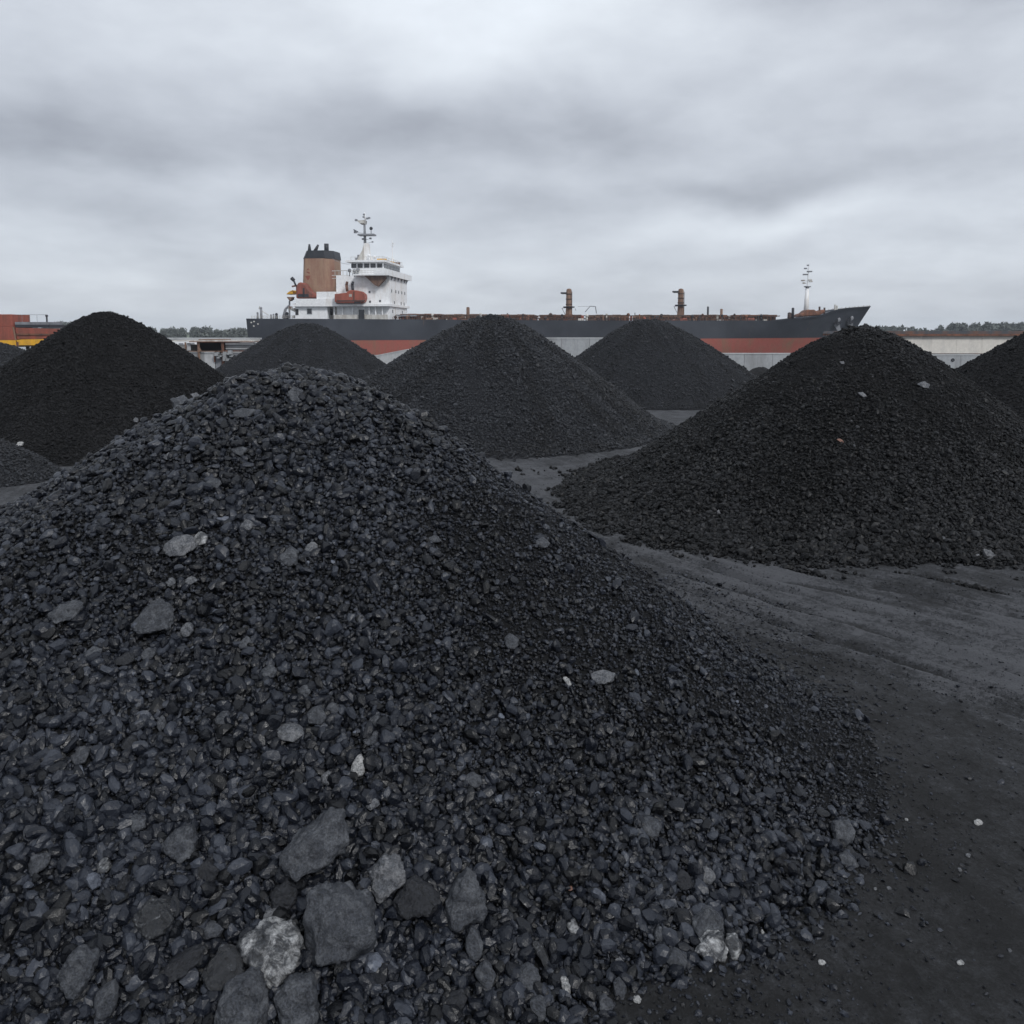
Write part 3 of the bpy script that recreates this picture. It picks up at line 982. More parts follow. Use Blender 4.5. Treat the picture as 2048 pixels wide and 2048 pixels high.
 ('rock', 'dark overhanging rock on the right shoulder of the near pile', SL, E_([(1180,740),(1230,725),(1215,765),(1110,750),(1150,700)])),
 # right pile
 ('stone_slab', 'pale grey flat stone high on the right pile, the biggest pale one there', PA, G_([(1340,357),(1385,340),(1415,358),(1402,378),(1370,372)])),
 ('rock', 'pale oval stone left of the biggest pale stone on the right pile', PA, G_([(1010,403),(1045,398),(1067,425),(1035,428)])),
 ('rock', 'reddish brown stone halfway down the right pile', BR_, G_([(893,662),(915,655),(945,680),(925,684)])),
 ('rock', 'flat grey stone at the right foot of the right pile', PA, G_([(1712,1272),(1750,1275),(1783,1312),(1745,1342),(1720,1320)])),
 ('rock', 'small grey stone beside the flat one at the foot of the right pile', PA, G_([(1660,1302),(1685,1295),(1695,1315),(1670,1320)])),
 ('rock', 'pale stone near the top left of the right pile', PA, G_([(910,230),(935,228),(945,243),(920,244)])),
 ('rock', 'small pale upright stone low on the left flank of the right pile', PA, G_([(230,1060),(245,1048),(255,1075),(240,1090)])),
 ('rock', 'grey oval stone above the right foot of the right pile', SL, G_([(1468,1205),(1490,1195),(1508,1215),(1485,1226)])),
 ('rock', 'white stone perched on the crest of the small left pile', WH, [(29,891),(36,884),(46,884),(45,891),(36,893)]),
]
for nm, lb, mt, pg in ST:
    stone(nm, lb, mt, pg, None, 'boulder' if nm == 'boulder' else ('slab' if nm == 'stone_slab' else 'rock'))
CHIPS = [
 ('largest white chip on the open ground, near the right edge', 1958, 1646, 20, 10),
 ('white chip on the ground right of the crusted pair', 1644, 1926, 18, 9),
 ('white chip on the ground at the lower right, right of the other big chip', 1922, 1927, 18, 8),
 ('white chip at the toe of the near pile, above the grey cube rock', 1640, 1798, 14, 7),
 ('tiny white chip on the ground just beyond the right toe rocks', 1813, 1640, 8, 6),
 ('tiny white chip directly below the crusted pair at the toe', 1420, 1941, 10, 9),
 ('small pale chip on the ground, second one right of the toe rocks', 1937, 1711, 12, 6),
 ('dull pale chip on the ground below the second pale chip', 1920, 1740, 9, 7),
 ('faint pale chip left of the open ground, beside another faint chip', 1751, 1778, 8, 6),
 ('faint pale chip right of the similar faint chip beside the toe', 1779, 1777, 11, 6),
 ('white speck of stone left of the crusted pair', 1525, 1864, 8, 7),
 ('white chip close to the bottom edge at the pile toe', 1275, 2000, 18, 12),
 ('pale speck of stone on the ground above the lower right corner', 2020, 1902, 9, 8),
]
for i, (lb, px, py, w_, h_) in enumerate(CHIPS):
    stone('stone_chip', lb, WH if 'white' in lb else PA, rnd_poly(px, py, w_, h_, 300 + i), GC, 'stone chip', smooth_it=1)

# ---------------------------------------------------------------- the piles with their lumps
rng = np.random.RandomState(11)


def make_pile(key, label, body, lump, nr, na, rmax, count=0, size=0.08, seed=1, sub=2, sizefn=None, pale=0.012, group='coal piles on the yard', sink=0.03, facing=0.35, cat='coal pile', sig=0.38):
    p = PILES[key]
    o = link('coal_pile', pile_mesh(key, nr, na, rmax, sink), body, None, (p[0], p[1], 0))
    tag(o, label, cat, group)
    if count:
        r_ = np.random.RandomState(seed)
        P, nn = pile_points(key, count, rmax, r_, facing)
        gh = g_h(P[:, 0], P[:, 1])
        ok = r_.rand(len(P)) ** 1.5 < (P[:, 2] - gh + (0.035 if key == 'near' else 0.0)) / 0.16
        # beyond the toe the lumps thin out and lie on the ground
        P, nn = P[ok], nn[ok]
        sz = size * np.exp(r_.normal(scale=sig, size=len(P)))
        if sizefn is not None:
            sz = sz * sizefn(P[:, 0] - p[0], P[:, 1] - p[1], P[:, 2])
        sz = np.clip(sz, size * 0.3, size * 5.2)
        P = P + nn * (sz * r_.uniform(0.0, 0.42, len(sz)))[:, None]
        ok = clear_of_heroes(P, sz)
        P, nn, sz = P[ok], nn[ok], sz[ok]
        t = tones_for(r_, len(P), pale)
        ptc = fbm(P[:, 0] * 0.5 + 31, P[:, 1] * 0.5, 3) * 0.55
        tt0 = np.arctan2(P[:, 1] - p[1], P[:, 0] - p[0]); rr0 = np.hypot(P[:, 1] - p[1], P[:, 0] - p[0])
        if key not in ('near', 'small'):
            ptc = ptc + fbm(tt0 * 11 + 60, rr0 * 0.22, 4) * (1.5 if key in ('centre', 'back_a', 'back_b') else 0.8) * np.clip(rr0 / 2.5, 0, 1)
        if key == 'centre':
            ax, ay, bx, by = -3.7, 50.6, -1.7, 44.2
            tt = np.clip(((P[:, 0] - ax) * (bx - ax) + (P[:, 1] - ay) * (by - ay)) / ((bx - ax) ** 2 + (by - ay) ** 2), 0, 1)
            dd_ = np.hypot(P[:, 0] - ax - tt * (bx - ax), P[:, 1] - ay - tt * (by - ay))
            band = np.exp(-(dd_ / (0.35 + 0.35 * tt)) ** 2)
            ptc = ptc + 0.9 * band + 0.25 * np.exp(-((P[:, 0] + 5.8 + 0.2 * (P[:, 1] - 48)) / 0.5) ** 2) + 0.3 * np.exp(-(((P[:, 0] - 5.6) / 1.5) ** 2 + ((P[:, 1] - 43.6) / 0.8) ** 2))
            sz = sz * (1 - 0.4 * band)
        t = np.where(t < 0.86, np.clip(t + ptc, 0, 0.84), t)
        loc = P - np.array([p[0], p[1], 0])
        l = scatter('coal_lumps', o, lump, loc, nn, sz, t, seed + 50, sub)
    return o


def near_size(dx, dy, z):
    x = dx + PILES['near'][0]
    y = dy + PILES['near'][1]
    # coarse lumps roll down to the toe and stay on the crown; the right flank is finer
    r = np.hypot(dx, dy)
    a = 1.0 + 0.75 * np.clip((10.4 - y) / 3.0, 0, 1) + 1.2 * np.exp(-(r / 2.3) ** 2)
    a = a * (1 - 0.36 * np.clip((dx - 0.5) / 3.5, 0, 1) * np.clip((y - 9) / 2, 0, 1))
    a = a * (1 + 0.7 * fbm(x * 0.45 + 3, y * 0.45, 3))
    band = np.exp(-((dx + 0.2) ** 2 / 1.3 + (dy + 3.3) ** 2 / 0.6))
    a = np.clip(a + 0.3 * band, 0.55, 2.4)
    q = np.random.RandomState(77).rand(len(dx))
    few = 0.004 + 0.03 * np.clip((10.0 - y) / 3.0, 0, 1) * np.clip(0.6 - (x + 1.0) / 4.0, 0.3, 1) + 0.03 * np.exp(-(r / 2.2) ** 2) + 0.05 * band
    return np.where(q < few, np.maximum(a, 1.0) * 2.3, a)


make_pile('near', 'largest coal pile filling the foreground, strewn with grey boulders', M_PILE, M_COAL, 260, 420, 10.8, 360000, 0.037, 21, 2, near_size, 0.007, facing=0.42, sig=0.58)
make_pile('right', 'dark coal pile on the right, second biggest, below the bow of the ship', M_PILE_DARK, M_COAL_DARK, 200, 340, 14.0, 200000, 0.07, 22, 1,
          lambda dx, dy, z: np.clip(1.5 - 0.17 * z + 0.9 * np.exp(-(dx * dx + dy * dy) / 3) + 0.8 * fbm(dx * .4, dy * .4, 2), 0.6, 2.0), 0.012, facing=0.25)
make_pile('centre', 'mid grey coal pile in the centre with a pale slide down its left flank', M_PILE_MID, M_COAL_MID, 160, 260, 14.5, 110000, 0.085, 23, 1, None, 0.006, facing=0.2)
make_pile('left', 'tall dark coal pile on the left, in front of the red and yellow hopper', M_PILE_BROWN, M_COAL_BROWN, 160, 260, 13.6, 100000, 0.08, 24, 1, None, 0.004, facing=0.2)
make_pile('small', 'small low grey coal heap at the left edge', M_PILE_FAR, M_COAL_MID, 80, 140, 4.4, 14000, 0.07, 25, 1, None, 0.01)
make_pile('back_a', 'coal pile standing before the stern of the ship', M_PILE_FAR, M_COAL_MID, 120, 200, 13.5, 50000, 0.09, 26, 1, None, 0.0, facing=0.2)
make_pile('back_b', 'coal pile before the middle of the ship, right of the centre pile', M_PILE_FAR, M_COAL_MID, 120, 200, 13.8, 50000, 0.09, 27, 1, None, 0.0, facing=0.2)
make_pile('far_right', 'brownish coal pile cut off by the right edge, before the beige hall', M_PILE_BROWN, M_COAL_BROWN, 120, 200, 14.0, 60000, 0.085, 28, 1, None, 0.002, facing=0.2)
make_pile('far_left', 'dark coal pile at the far left edge, below the yellow band of the hopper', M_PILE_FAR, M_COAL_MID, 90, 160, 10.0, 25000, 0.09, 29, 1, None, 0.0, facing=0.2)
make_pile('tiny', 'tiny dark coal heap at the foot of the concrete wall', M_PILE_BROWN, M_COAL_BROWN, 50, 90, 3.4)

# loose pebbles on the trodden ground, thickest along the toes
r_ = np.random.RandomState(5)
n_ = 260000
gxp = r_.uniform(-2, 22, n_); gyp = 5 + 37 * r_.rand(n_) ** 1.5
hz = surf(gxp, gyp); gz = g_h(gxp, gyp)
dn = np.hypot(gxp - hn[0], gyp - hn[1])
dr = np.hypot(gxp - PILES['right'][0], gyp - PILES['right'][1])
clump = 0.5 + 1.6 * fbm(gxp * 0.8, gyp * 0.8, 3)
pdd, paa = path_coords(gxp, gyp)
prob = 0.30 * np.clip(clump, 0, 2) + 0.5 * np.exp(-((rut_dist(pdd, paa) - 0.15) / 0.09) ** 2) * (gyp < 24) + 0.55 * np.exp(-np.clip(dn - 9.3, 0, 9) / 0.5) + 0.5 * np.exp(-np.clip(dr - 10.8, 0, 9) / 0.5) * (gyp < 30)
prob += 0.35 * np.exp(-(((gxp - 10.2) / 2.6) ** 2 + ((gyp - 19.6) / 0.9) ** 2))
keep = (hz - gz < 0.03) & (r_.rand(n_) < prob)
P = np.stack([gxp, gyp, gz], -1)[keep]
sz = 0.021 * (1 + 0.8 * np.exp(-np.clip(dn[keep] - 9.3, 0, 9) / 0.8)) * np.exp(r_.normal(scale=0.5, size=len(P)))
P[:, 2] += sz * 0.1
ok = clear_of_heroes(P, sz)
P, sz = P[ok], sz[ok]
lo = scatter('loose_coal_pebbles', None, M_COAL, P, np.tile(np.array([0, 0, 1.0]), (len(P), 1)), sz, tones_for(r_, len(P), 0.012), 90, 1)
tag(lo, 'small loose coal pebbles scattered over the trodden ground', 'coal pebbles')

# ================================================================ far side: walls, sheds, hopper, wood
M_CONC = m_flat('weathered concrete', (0.33, 0.345, 0.36), 0.85, (0.20, 0.205, 0.21), 0.45, 0.5)
M_CONC_L = m_flat('lighter concrete', (0.42, 0.43, 0.44), 0.85, (0.28, 0.285, 0.29), 0.35, 0.5)
M_BEIGE = m_flat('beige cladding', (0.62, 0.59, 0.54), 0.7, (0.42, 0.41, 0.39), 0.35, 0.35)
M_ROOFDK = m_flat('dark rusty roofing', (0.06, 0.065, 0.075), 0.7, (0.15, 0.075, 0.05), 0.5, 0.5)
M_RUST = m_flat('rusty steel', (0.22, 0.10, 0.062), 0.85, (0.07, 0.045, 0.038), 0.6, 1.4, spec=0.2)
M_RUST_L = m_flat('light rust', (0.24, 0.155, 0.11), 0.85, (0.10, 0.058, 0.045), 0.6, 1.2, spec=0.2)
M_RUST_D = m_flat('dark rusty deck gear', (0.10, 0.065, 0.052), 0.85, (0.03, 0.03, 0.034), 0.6, 1.5, spec=0.2)
M_RED = m_flat('worn red paint', (0.30, 0.085, 0.06), 0.7, (0.13, 0.06, 0.045), 0.5, 0.6, spec=0.25)
M_YEL = m_flat('yellow paint', (0.68, 0.36, 0.025), 0.6, (0.35, 0.18, 0.04), 0.3, 0.8)
M_WHITE_P = m_flat('white ship paint', (0.80, 0.81, 0.82), 0.5, (0.55, 0.50, 0.44), 0.22, 0.35)
M_DIRTY = m_flat('dirty white paint', (0.55, 0.54, 0.51), 0.6, (0.25, 0.22, 0.19), 0.5, 0.7)
M_GREY = m_flat('grey paint', (0.22, 0.23, 0.25), 0.6, (0.12, 0.12, 0.13), 0.4, 0.8)
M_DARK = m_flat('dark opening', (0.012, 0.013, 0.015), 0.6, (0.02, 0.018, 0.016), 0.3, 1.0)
M_BLACK = m_flat('sooty black', (0.02, 0.023, 0.03), 0.6, (0.035, 0.035, 0.04), 0.4, 0.7)
M_GLASS = m_flat('dark window glass', (0.02, 0.024, 0.03), 0.15, (0.03, 0.03, 0.035), 0.2, 1.0, spec=0.6, streak=False)
M_HULL = m_flat('slate hull paint', (0.038, 0.045, 0.058), 0.55, (0.018, 0.021, 0.028), 0.6, 0.09)


def hullmat():
    m, n, p = newmat('weathered slate hull plating')
    oc = objc(n)
    base = n.ramp(noise_(n, 0.07, 5, 0.6, oc), [(0.35, (0.015, 0.018, 0.026)), (0.65, (0.045, 0.051, 0.064))])
    sc = n('ShaderNodeMapping', {'Vector': oc, 'Scale': (1.1, 1.1, 0.07)}).outputs[0]
    stq = n.ramp(noise_(n, 1.0, 6, 0.7, sc), [(0.60, 0.0), (0.72, 1.0)])
    pat = n.ramp(noise_(n, 0.12, 3, 0.6, oc), [(0.45, 0.0), (0.65, 1.0)])
    c1 = n.mix(n.m('MULTIPLY', n.m('MULTIPLY', stq, pat), 0.95), base, (0.115, 0.07, 0.05))
    sc2 = n('ShaderNodeMapping', {'Vector': oc, 'Scale': (0.3, 0.3, 1.6)}).outputs[0]
    scuff = n.ramp(noise_(n, 1.2, 6, 0.75, sc2), [(0.62, 0.0), (0.70, 1.0)])
    c2 = n.mix(n.m('MULTIPLY', scuff, 0.35), c1, (0.12, 0.125, 0.135))
    lk(n, c2, p.inputs['Base Color'])
    p.inputs['Roughness'].default_value = 0.6
    return m


M_HULL = hullmat()
M_HULLRED = m_flat('red boot topping', (0.31, 0.085, 0.065), 0.7, (0.20, 0.12, 0.075), 0.4, 0.35)
M_FUNNEL = m_flat('tan funnel paint', (0.31, 0.20, 0.135), 0.75, (0.22, 0.10, 0.07), 0.5, 0.35)
M_BOAT = m_flat('dull red lifeboat', (0.32, 0.085, 0.055), 0.6, (0.16, 0.055, 0.04), 0.45, 0.6)


def world_box(name, mat, px0, py0, px1, py1, Y0, depth, parent=None, bevel=0.0, base=None):
    x0, _, z1 = at(px0, py0, Y0)
    x1, _, z0 = at(px1, py1, Y0)
    if base is not None: z0 = base
    return MB().box((x0, Y0, z0), (x1, Y0 + depth, z1)).build(name, mat, parent, bevel=bevel)


WD = 120.0


def wallpts(lst, Y0):
    return [(at(px, py, Y0)[0], at(px, py, Y0)[2]) for px, py in lst]


def conc_wall(label, tops, Y0, thick, mat, panel=4.0):
    """free-standing concrete wall of cast panels with a coping"""
    root = empty('concrete_wall', (at(tops[0][0], 700, Y0)[0], Y0, 0))
    tag(root, label, 'wall')
    T = wallpts(tops, Y0)
    xs = np.array([t[0] for t in T]); zs = np.array([t[1] for t in T])
    mb = MB(); cp = MB()
    x = xs[0]
    while x < xs[-1] - 0.05:
        x2 = min(x + panel, xs[-1])
        za, zb = np.interp([x, x2], xs, zs)
        g = 0.02
        mb.prism([(x + g - root.location.x, -0.4), (x2 - g - root.location.x, -0.4), (x2 - g - root.location.x, zb - 0.16), (x + g - root.location.x, za - 0.16)], 0.0, thick)
        cp.prism([(x - root.location.x, za - 0.158), (x2 - root.location.x, zb - 0.158), (x2 - root.location.x, zb), (x - root.location.x, za)], -0.06, thick + 0.06)
        x = x2
    mb.build('wall', mat, root)
    cp.build('coping', M_CONC_L, root)
    return root


conc_wall('low concrete wall below the red bottom of the ship, right of centre', [(1262, 706), (1745, 706)], WD, 0.5, M_CONC)
conc_wall('tall plain concrete wall under the middle of the hull', [(1010, 675), (1256, 675)], WD + 1.2, 0.6, M_CONC)
conc_wall('sloping concrete ramp wall rising to the right below the ship', [(700, 716), (770, 708), (838, 693), (1004, 672)], WD + 0.4, 0.6, M_CONC_L)
rw = conc_wall('low grey concrete wall in front of the beige hall at the right', [(1752, 709), (2200, 708)], WD, 0.5, M_CONC)
conc_wall('low grey concrete wall at the far left, below the yellow band', [(-160, 700), (140, 699)], WD - 4, 0.5, M_CONC)

# tyre hanging on the right wall
tx, _, tz = at(1907, 720, WD - 0.2)
mb = MB()
ring = []
for i in range(20):
    a = 2 * PI * i / 20
    for j in range(8):
        b = 2 * PI * j / 8
        rr = 0.17 * math.cos(b) + 0.33
        ring.append((rr * math.cos(a), 0.12 * math.sin(b), rr * math.sin(a)))
fs = [(i * 8 + j, ((i + 1) % 20) * 8 + j, ((i + 1) % 20) * 8 + (j + 1) % 8, i * 8 + (j + 1) % 8) for i in range(20) for j in range(8)]
mb.add(ring, fs)
ty = mb.build('tyre', M_BLACK, None, True)
ty.location = (tx, WD - 0.06, tz)
ty.scale = (0.5, 0.5, 0.5)
tag(ty, 'black round tyre fender hanging on the right concrete wall', 'tyre')

# beige hall on the right
bh = empty('warehouse', (at(1735, 700, 134)[0], 134, 0))
tag(bh, 'long low beige hall with a dark rusty roof edge at the right', 'warehouse')
bx0 = 0.0; bx1 = 60.0
zt = at(1800, 672, 134)[2]
wl = MB()
for i in range(30):
    wl.box((bx0 + i * 2.0, 0.0 if i % 2 else 0.03, -0.2), (bx0 + i * 2.0 + 2.0, 18, zt))
wl.build('wall', M_BEIGE, bh)
zr = at(1800, 662, 134)[2]
MB().box((bx0 - 0.4, -0.5, zt + 0.003), (bx1, 18.5, zt + 0.32)).build('gutter', M_RUST, bh)
MB().prism([(bx0 - 0.5, zt + 0.323), (bx1, zt + 0.323), (bx1, zr), (bx0 - 0.2, zr)], -0.35, 18.3).build('roof', M_ROOFDK, bh)
zb = at(1880, 708, 134)[2]
MB().box((bx0, -0.14, zb - 0.15), (bx1, -0.003, zb + 0.1)).build('base_rail', M_ROOFDK, bh)

# long white warehouse far behind the left pile
wh = empty('warehouse', (at(300, 680, 205)[0], 205, 0))
tag(wh, 'long low white building under the trees at the left', 'warehouse')
z1 = at(400, 676, 205)[2]
L = at(500, 680, 205)[0] - wh.location.x
MB().box((0, 0, -0.2), (L, 8, z1 - 0.35)).build('wall', M_WHITE_P, wh)
MB().box((-0.4, -0.4, z1 - 0.347), (L + 0.4, 8.4, z1)).build('roof', M_CONC_L, wh)
for i in range(9):
    MB().box((1.5 + i * 2.7, -0.06, 0.6), (2.6 + i * 2.7, 0.05, z1 - 1.2)).build('shutter', M_GREY, wh)

# open rusty shed between the left pile and the stern
SY_ = 112.0
sh = empty('open_shed', (at(352, 700, SY_)[0], SY_, 0))
tag(sh, 'open sided shed with rusty posts, dark bays and grey wall panels', 'shed')
ox = sh.location.x


def SX(px): return at(px, 700, SY_)[0] - ox
def SZ(py): return at(400, py, SY_)[2]


pm = MB()
xs_ = [SX(q) for q in (374, 407, 428)]
MB().box((SX(366), 0.15, -0.2), (SX(406.8), 0.4, SZ(702))).build('panel_wall', M_CONC, sh)
MB().box((SX(407.2), 0.17, -0.2), (SX(428), 0.4, SZ(703))).build('panel_wall', M_CONC_L, sh)
MB().box((SX(340), 0.5, -0.2), (SX(372), 6, SZ(690))).build('side_wall', M_DIRTY, sh)
MB().box((SX(373), 0.2, SZ(701)), (SX(380), 0.35, SZ(686))).build('side_panel', M_CONC_L, sh)
MB().box((SX(366), 5.0, -0.2), (SX(455), 5.2, SZ(684.5))).build('back_wall', M_DARK, sh)  # back wall and floor coloured near black to stand for the unlit interior
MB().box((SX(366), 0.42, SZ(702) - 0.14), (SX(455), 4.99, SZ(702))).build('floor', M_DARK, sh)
for a_, b_ in ((370, 372.5), (395.5, 399.5), (443, 448)):
    MB().box((SX(a_), -0.1, -0.2), (SX(b_), 0.14, SZ(684.6))).build('post', M_RUST_L if a_ < 440 else M_RUST, sh)
MB().prism([(SX(396), SZ(706)), (SX(404), SZ(701)), (SX(399), SZ(694)), (SX(396), SZ(692))], -0.18, -0.102).build('brace', M_RUST_L, sh)
MB().box((SX(372), -0.14, SZ(703.2)), (SX(443), -0.103, SZ(701.6))).build('sill_beam', M_RUST_L, sh)
MB().box((SX(380), -0.3, SZ(684.4)), (SX(508), 5.3, SZ(682.9))).build('roof_edge', M_RUST, sh)
MB().box((SX(340), -0.2, SZ(682.85)), (SX(508), 5.4, SZ(680.2))).build('roof', M_DIRTY, sh)
MB().box((SX(392), 1.0, SZ(680.15)), (SX(443), 4, SZ(678.6))).build('ridge', M_RUST_L, sh)
for k, (q0, q1, mt) in enumerate(((685.6, 689.5, M_WHITE_P), (691.5, 694, M_CONC), (695.5, 698.5, M_CONC_L), (704, 707, M_CONC_L))):
    MB().box((SX(449.5), 0.3 + 0.05 * k, SZ(q1)), (SX(505), 0.5 + 0.05 * k, SZ(q0))).build('cladding', mt, sh)
MB().box((SX(448.5), 0.62, -0.1), (SX(508), 0.8, SZ(685))).build('cladding', M_GREY, sh)
MB().box((SX(450), -0.1, SZ(702.8)), (SX(500), 0.1, SZ(701))).build('pipe', M_RUST, sh)
MB().box((SX(427.5), 0.0, SZ(724)), (SX(429.5), 0.14, SZ(704))).build('post', M_RUST, sh)
rr = random.Random(4)
for i in range(22):
    x = SX(430 + rr.random() * 60); z = SZ(707 + rr.random() * 16)
    s_ = 0.15 + 0.35 * rr.random()
    MB().box((x, -0.2 - rr.random() * .5, z), (x + s_, 0.1, z + s_ * (0.5 + rr.random()))).build('concrete_block', M_CONC, sh)
MB().box((SX(429.6), 0.2, -0.2), (SX(500), 0.35, SZ(706))).build('panel_wall', M_GREY, sh)

# red and yellow hopper at the far left
HY = 121.0
hp = empty('hopper', (at(0, 690, HY)[0], HY, 0))
tag(hp, 'red hopper with a yellow lower band and a thin railing at the far left', 'hopper')
hx = hp.location.x


def HX(px): return at(px, 690, HY)[0] - hx
def HZ(py): return at(40, py, HY)[2]


MB().prism([(HX(-90), HZ(680)), (HX(31), HZ(680)), (HX(26), HZ(653)), (HX(-90), HZ(653))], 0.0, 5.0).build('body', M_RED, hp, bevel=0.04)
MB().box((HX(-90), 0.2, HZ(652.95)), (HX(25), 4.8, HZ(628.5))).build('upper_box', M_RED, hp, bevel=0.05)
MB().prism([(HX(33.4), HZ(678.5)), (HX(118), HZ(677.5)), (HX(118), HZ(658)), (HX(31.5), HZ(655.5))], 0.12, 5.0).build('body', M_RED, hp, bevel=0.04)
MB().prism([(HX(34), HZ(667)), (HX(118), HZ(667.5)), (HX(118), HZ(671)), (HX(34), HZ(670))][::-1], -0.02, 0.118).build('rib', M_RUST, hp)
MB().prism([(HX(31.3), HZ(681)), (HX(33.2), HZ(681)), (HX(29.5), HZ(653.5)), (HX(27), HZ(653.5))], -0.08, 0.1).build('joint_strip', M_RUST_L, hp)
MB().prism([(HX(-90), HZ(690)), (HX(15), HZ(690.5)), (HX(33), HZ(694)), (HX(32.5), HZ(680.3)), (HX(-90), HZ(681.7))], -0.12, 4.9).build('lower_band', M_YEL, hp)
MB().prism([(HX(38.5), HZ(690.5)), (HX(65), HZ(690.5)), (HX(118), HZ(688.5)), (HX(118), HZ(677.8)), (HX(46), HZ(678.8)), (HX(34), HZ(680))], -0.10, 4.9).build('lower_band', M_YEL, hp)
MB().box((HX(33.6), -0.11, HZ(693)), (HX(38.2), 3.9, HZ(684))).build('bracket', M_RUST, hp)
MB().box((HX(-90), 0.3, HZ(693.5)), (HX(40), 4.6, HZ(690.7))).build('sole_beam', M_RUST_L, hp)
MB().box((HX(40), 0.3, HZ(693)), (HX(118), 4.6, HZ(690.9))).build('sole_beam', M_RUST_D, hp)
MB().box((HX(30), 0.3, HZ(655)), (HX(98), 4.8, HZ(649.3))).build('roof', M_BLACK, hp)
MB().box((HX(27), 0.6, HZ(649.2)), (HX(94), 4.4, HZ(643.8))).build('cover', M_GREY, hp)
rl = MB()
rl.box((HX(25), 0.8, HZ(629.6)), (HX(91), 0.86, HZ(628.9)))
for q in (40, 55, 70):
    rl.box((HX(q), 0.8, HZ(643.8)), (HX(q) + 0.03, 0.84, HZ(629.6)))
rl.build('railing', M_GREY, hp)
MB().tube((HX(89.2), 0.9, HZ(645)), (HX(89.2), 0.9, HZ(633)), 0.11).tube((HX(89.2), 0.9, HZ(633)), (HX(89.2), 0.9, HZ(629.8)), 0.19).build('exhaust', M_BLACK, hp)
for q in (-80, -20, 20, 60, 105):
    MB().box((HX(q), 0.5, -0.1), (HX(q) + 0.35, 0.9, HZ(691.5))).build('leg', M_RUST_D, hp)
    MB().box((HX(q), 3.9, -0.1), (HX(q) + 0.35, 4.3, HZ(691.5))).build('leg', M_RUST_D, hp)

# ---------------------------------------------------------------- far wood beyond the water
m_leaf, n, p = newmat('foliage')
oc = n('ShaderNodeNewGeometry').outputs['Position']
lk(n, n.ramp(noise_(n, 0.25, 4, 0.6, oc), [(0.3, (0.075, 0.085, 0.08)), (0.7, (0.12, 0.135, 0.12))]), p.inputs['Base Color'])
p.inputs['Roughness'].default_value = 0.9


def far_wood(px0, px1, tops, Y0, seed, n_trees):
    """tree line read as one mass: overlapping crowns of many small leaf clumps"""
    r = np.random.RandomState(seed)
    V = []; F = []
    x0 = at(px0, 660, Y0)[0]; x1 = at(px1, 660, Y0)[0]
    tp = np.array(tops, float)
    b = 0
    for i in range(n_trees):
        x = r.uniform(x0, x1)
        dy = r.uniform(-10, 30)
        pxx = 1024 + x / Y0 * FPX
        top = at(pxx, np.interp(pxx, tp[:, 0], tp[:, 1]) + abs(r.normal(0, 2.2)), Y0)[2]
        hgt = top - 0.8
        wd = hgt * r.uniform(0.25, 0.42)
        # trunk
        k = 5
        for s_ in range(k):
            a = 2 * PI * s_ / k
            V.append((x + 0.3 * math.cos(a), Y0 + dy + 0.3 * math.sin(a), 0.5)); V.append((x + .12 * math.cos(a), Y0 + dy + .12 * math.sin(a), top * 0.8))
        for s_ in range(k):
            q = (s_ + 1) % k
            F.append((b + 2 * s_, b + 2 * q, b + 2 * q + 1, b + 2 * s_ + 1))
        b += 2 * k
        nl = 150
        u = r.rand(nl)
        zc_ = 0.12 + 0.88 * u
        rad = wd * np.sin(PI * np.clip(zc_ ** 0.8, 0, 1)) ** 0.7 * r.rand(nl) ** 0.4 * (0.75 + 0.5 * r.rand())
        a = r.uniform(0, 2 * PI, nl)
        for j in range(nl):
            c_ = np.array([x + rad[j] * math.cos(a[j]), Y0 + dy + rad[j] * math.sin(a[j]), 0.8 + hgt * zc_[j]])
            if c_[2] > top: continue
            s2 = r.uniform(0.35, 0.9)
            for _ in range(3):
                V.append(tuple(c_ + r.normal(scale=s2, size=3)))
            F.append((b, b + 1, b + 2)); b += 3
    me = bpy.data.meshes.new('far_wood')
    me.from_pydata([tuple(float(q) for q in v) for v in V], [], F)
    return me


mw = bpy.data.meshes
w1 = far_wood(60, 500, [(60, 652), (95, 645), (130, 643), (150, 650), (300, 657), (345, 658), (390, 654), (410, 657), (416, 662), (425, 660), (440, 661), (455, 663), (470, 657), (490, 658)], 575, 1, 170)
o = link('far_wood', w1, m_leaf); tag(o, 'hazy low tree line beyond the water at the left', 'wood', kind='stuff')
w2 = far_wood(1690, 2110, [(1690, 655), (1775, 653), (1800, 652), (1830, 657), (1840, 662), (1895, 662), (1912, 652), (1940, 645), (2000, 648), (2048, 646), (2110, 646)], 575, 2, 190)
o = link('far_wood', w2, m_leaf); tag(o, 'hazy taller tree line beyond the beige hall at the right', 'wood', kind='stuff')
w3 = far_wood(480, 1700, [(480, 658), (900, 660), (1300, 658), (1700, 656)], 620, 3, 200)
o = link('far_wood', w3, m_leaf); tag(o, 'low tree line on the far shore behind the ship', 'wood', kind='stuff')

# ================================================================ the ship
YAW = R(-6.0)
SY0 = 246.0
SXW = at(489, 640, SY0)[0]
ship = empty('cargo_ship', (SXW, SY0, 0), YAW)
tag(ship, 'long slate grey bulk carrier with red bottom, white deckhouse and tan funnel', 'ship')
cyw, syw = math.cos(YAW), math.sin(YAW)


def L(px, py, yl=0.0):
    """ship coordinates (along, up) of the picture point on the plane yl metres in from the near side"""
    d = ray(px, py)
    # local y = -(X-SX)*sin + (Y-SY)*cos
    A = -d[0] * syw + d[1] * cyw
    B = -(0 - SXW) * syw + (0 - SY0) * cyw
    t = (yl - B) / A
    Xw, Yw, Zw = d[0] * t, d[1] * t, CAM_H + d[2] * t
    return (Xw - SXW) * cyw + (Yw - SY0) * syw, Zw


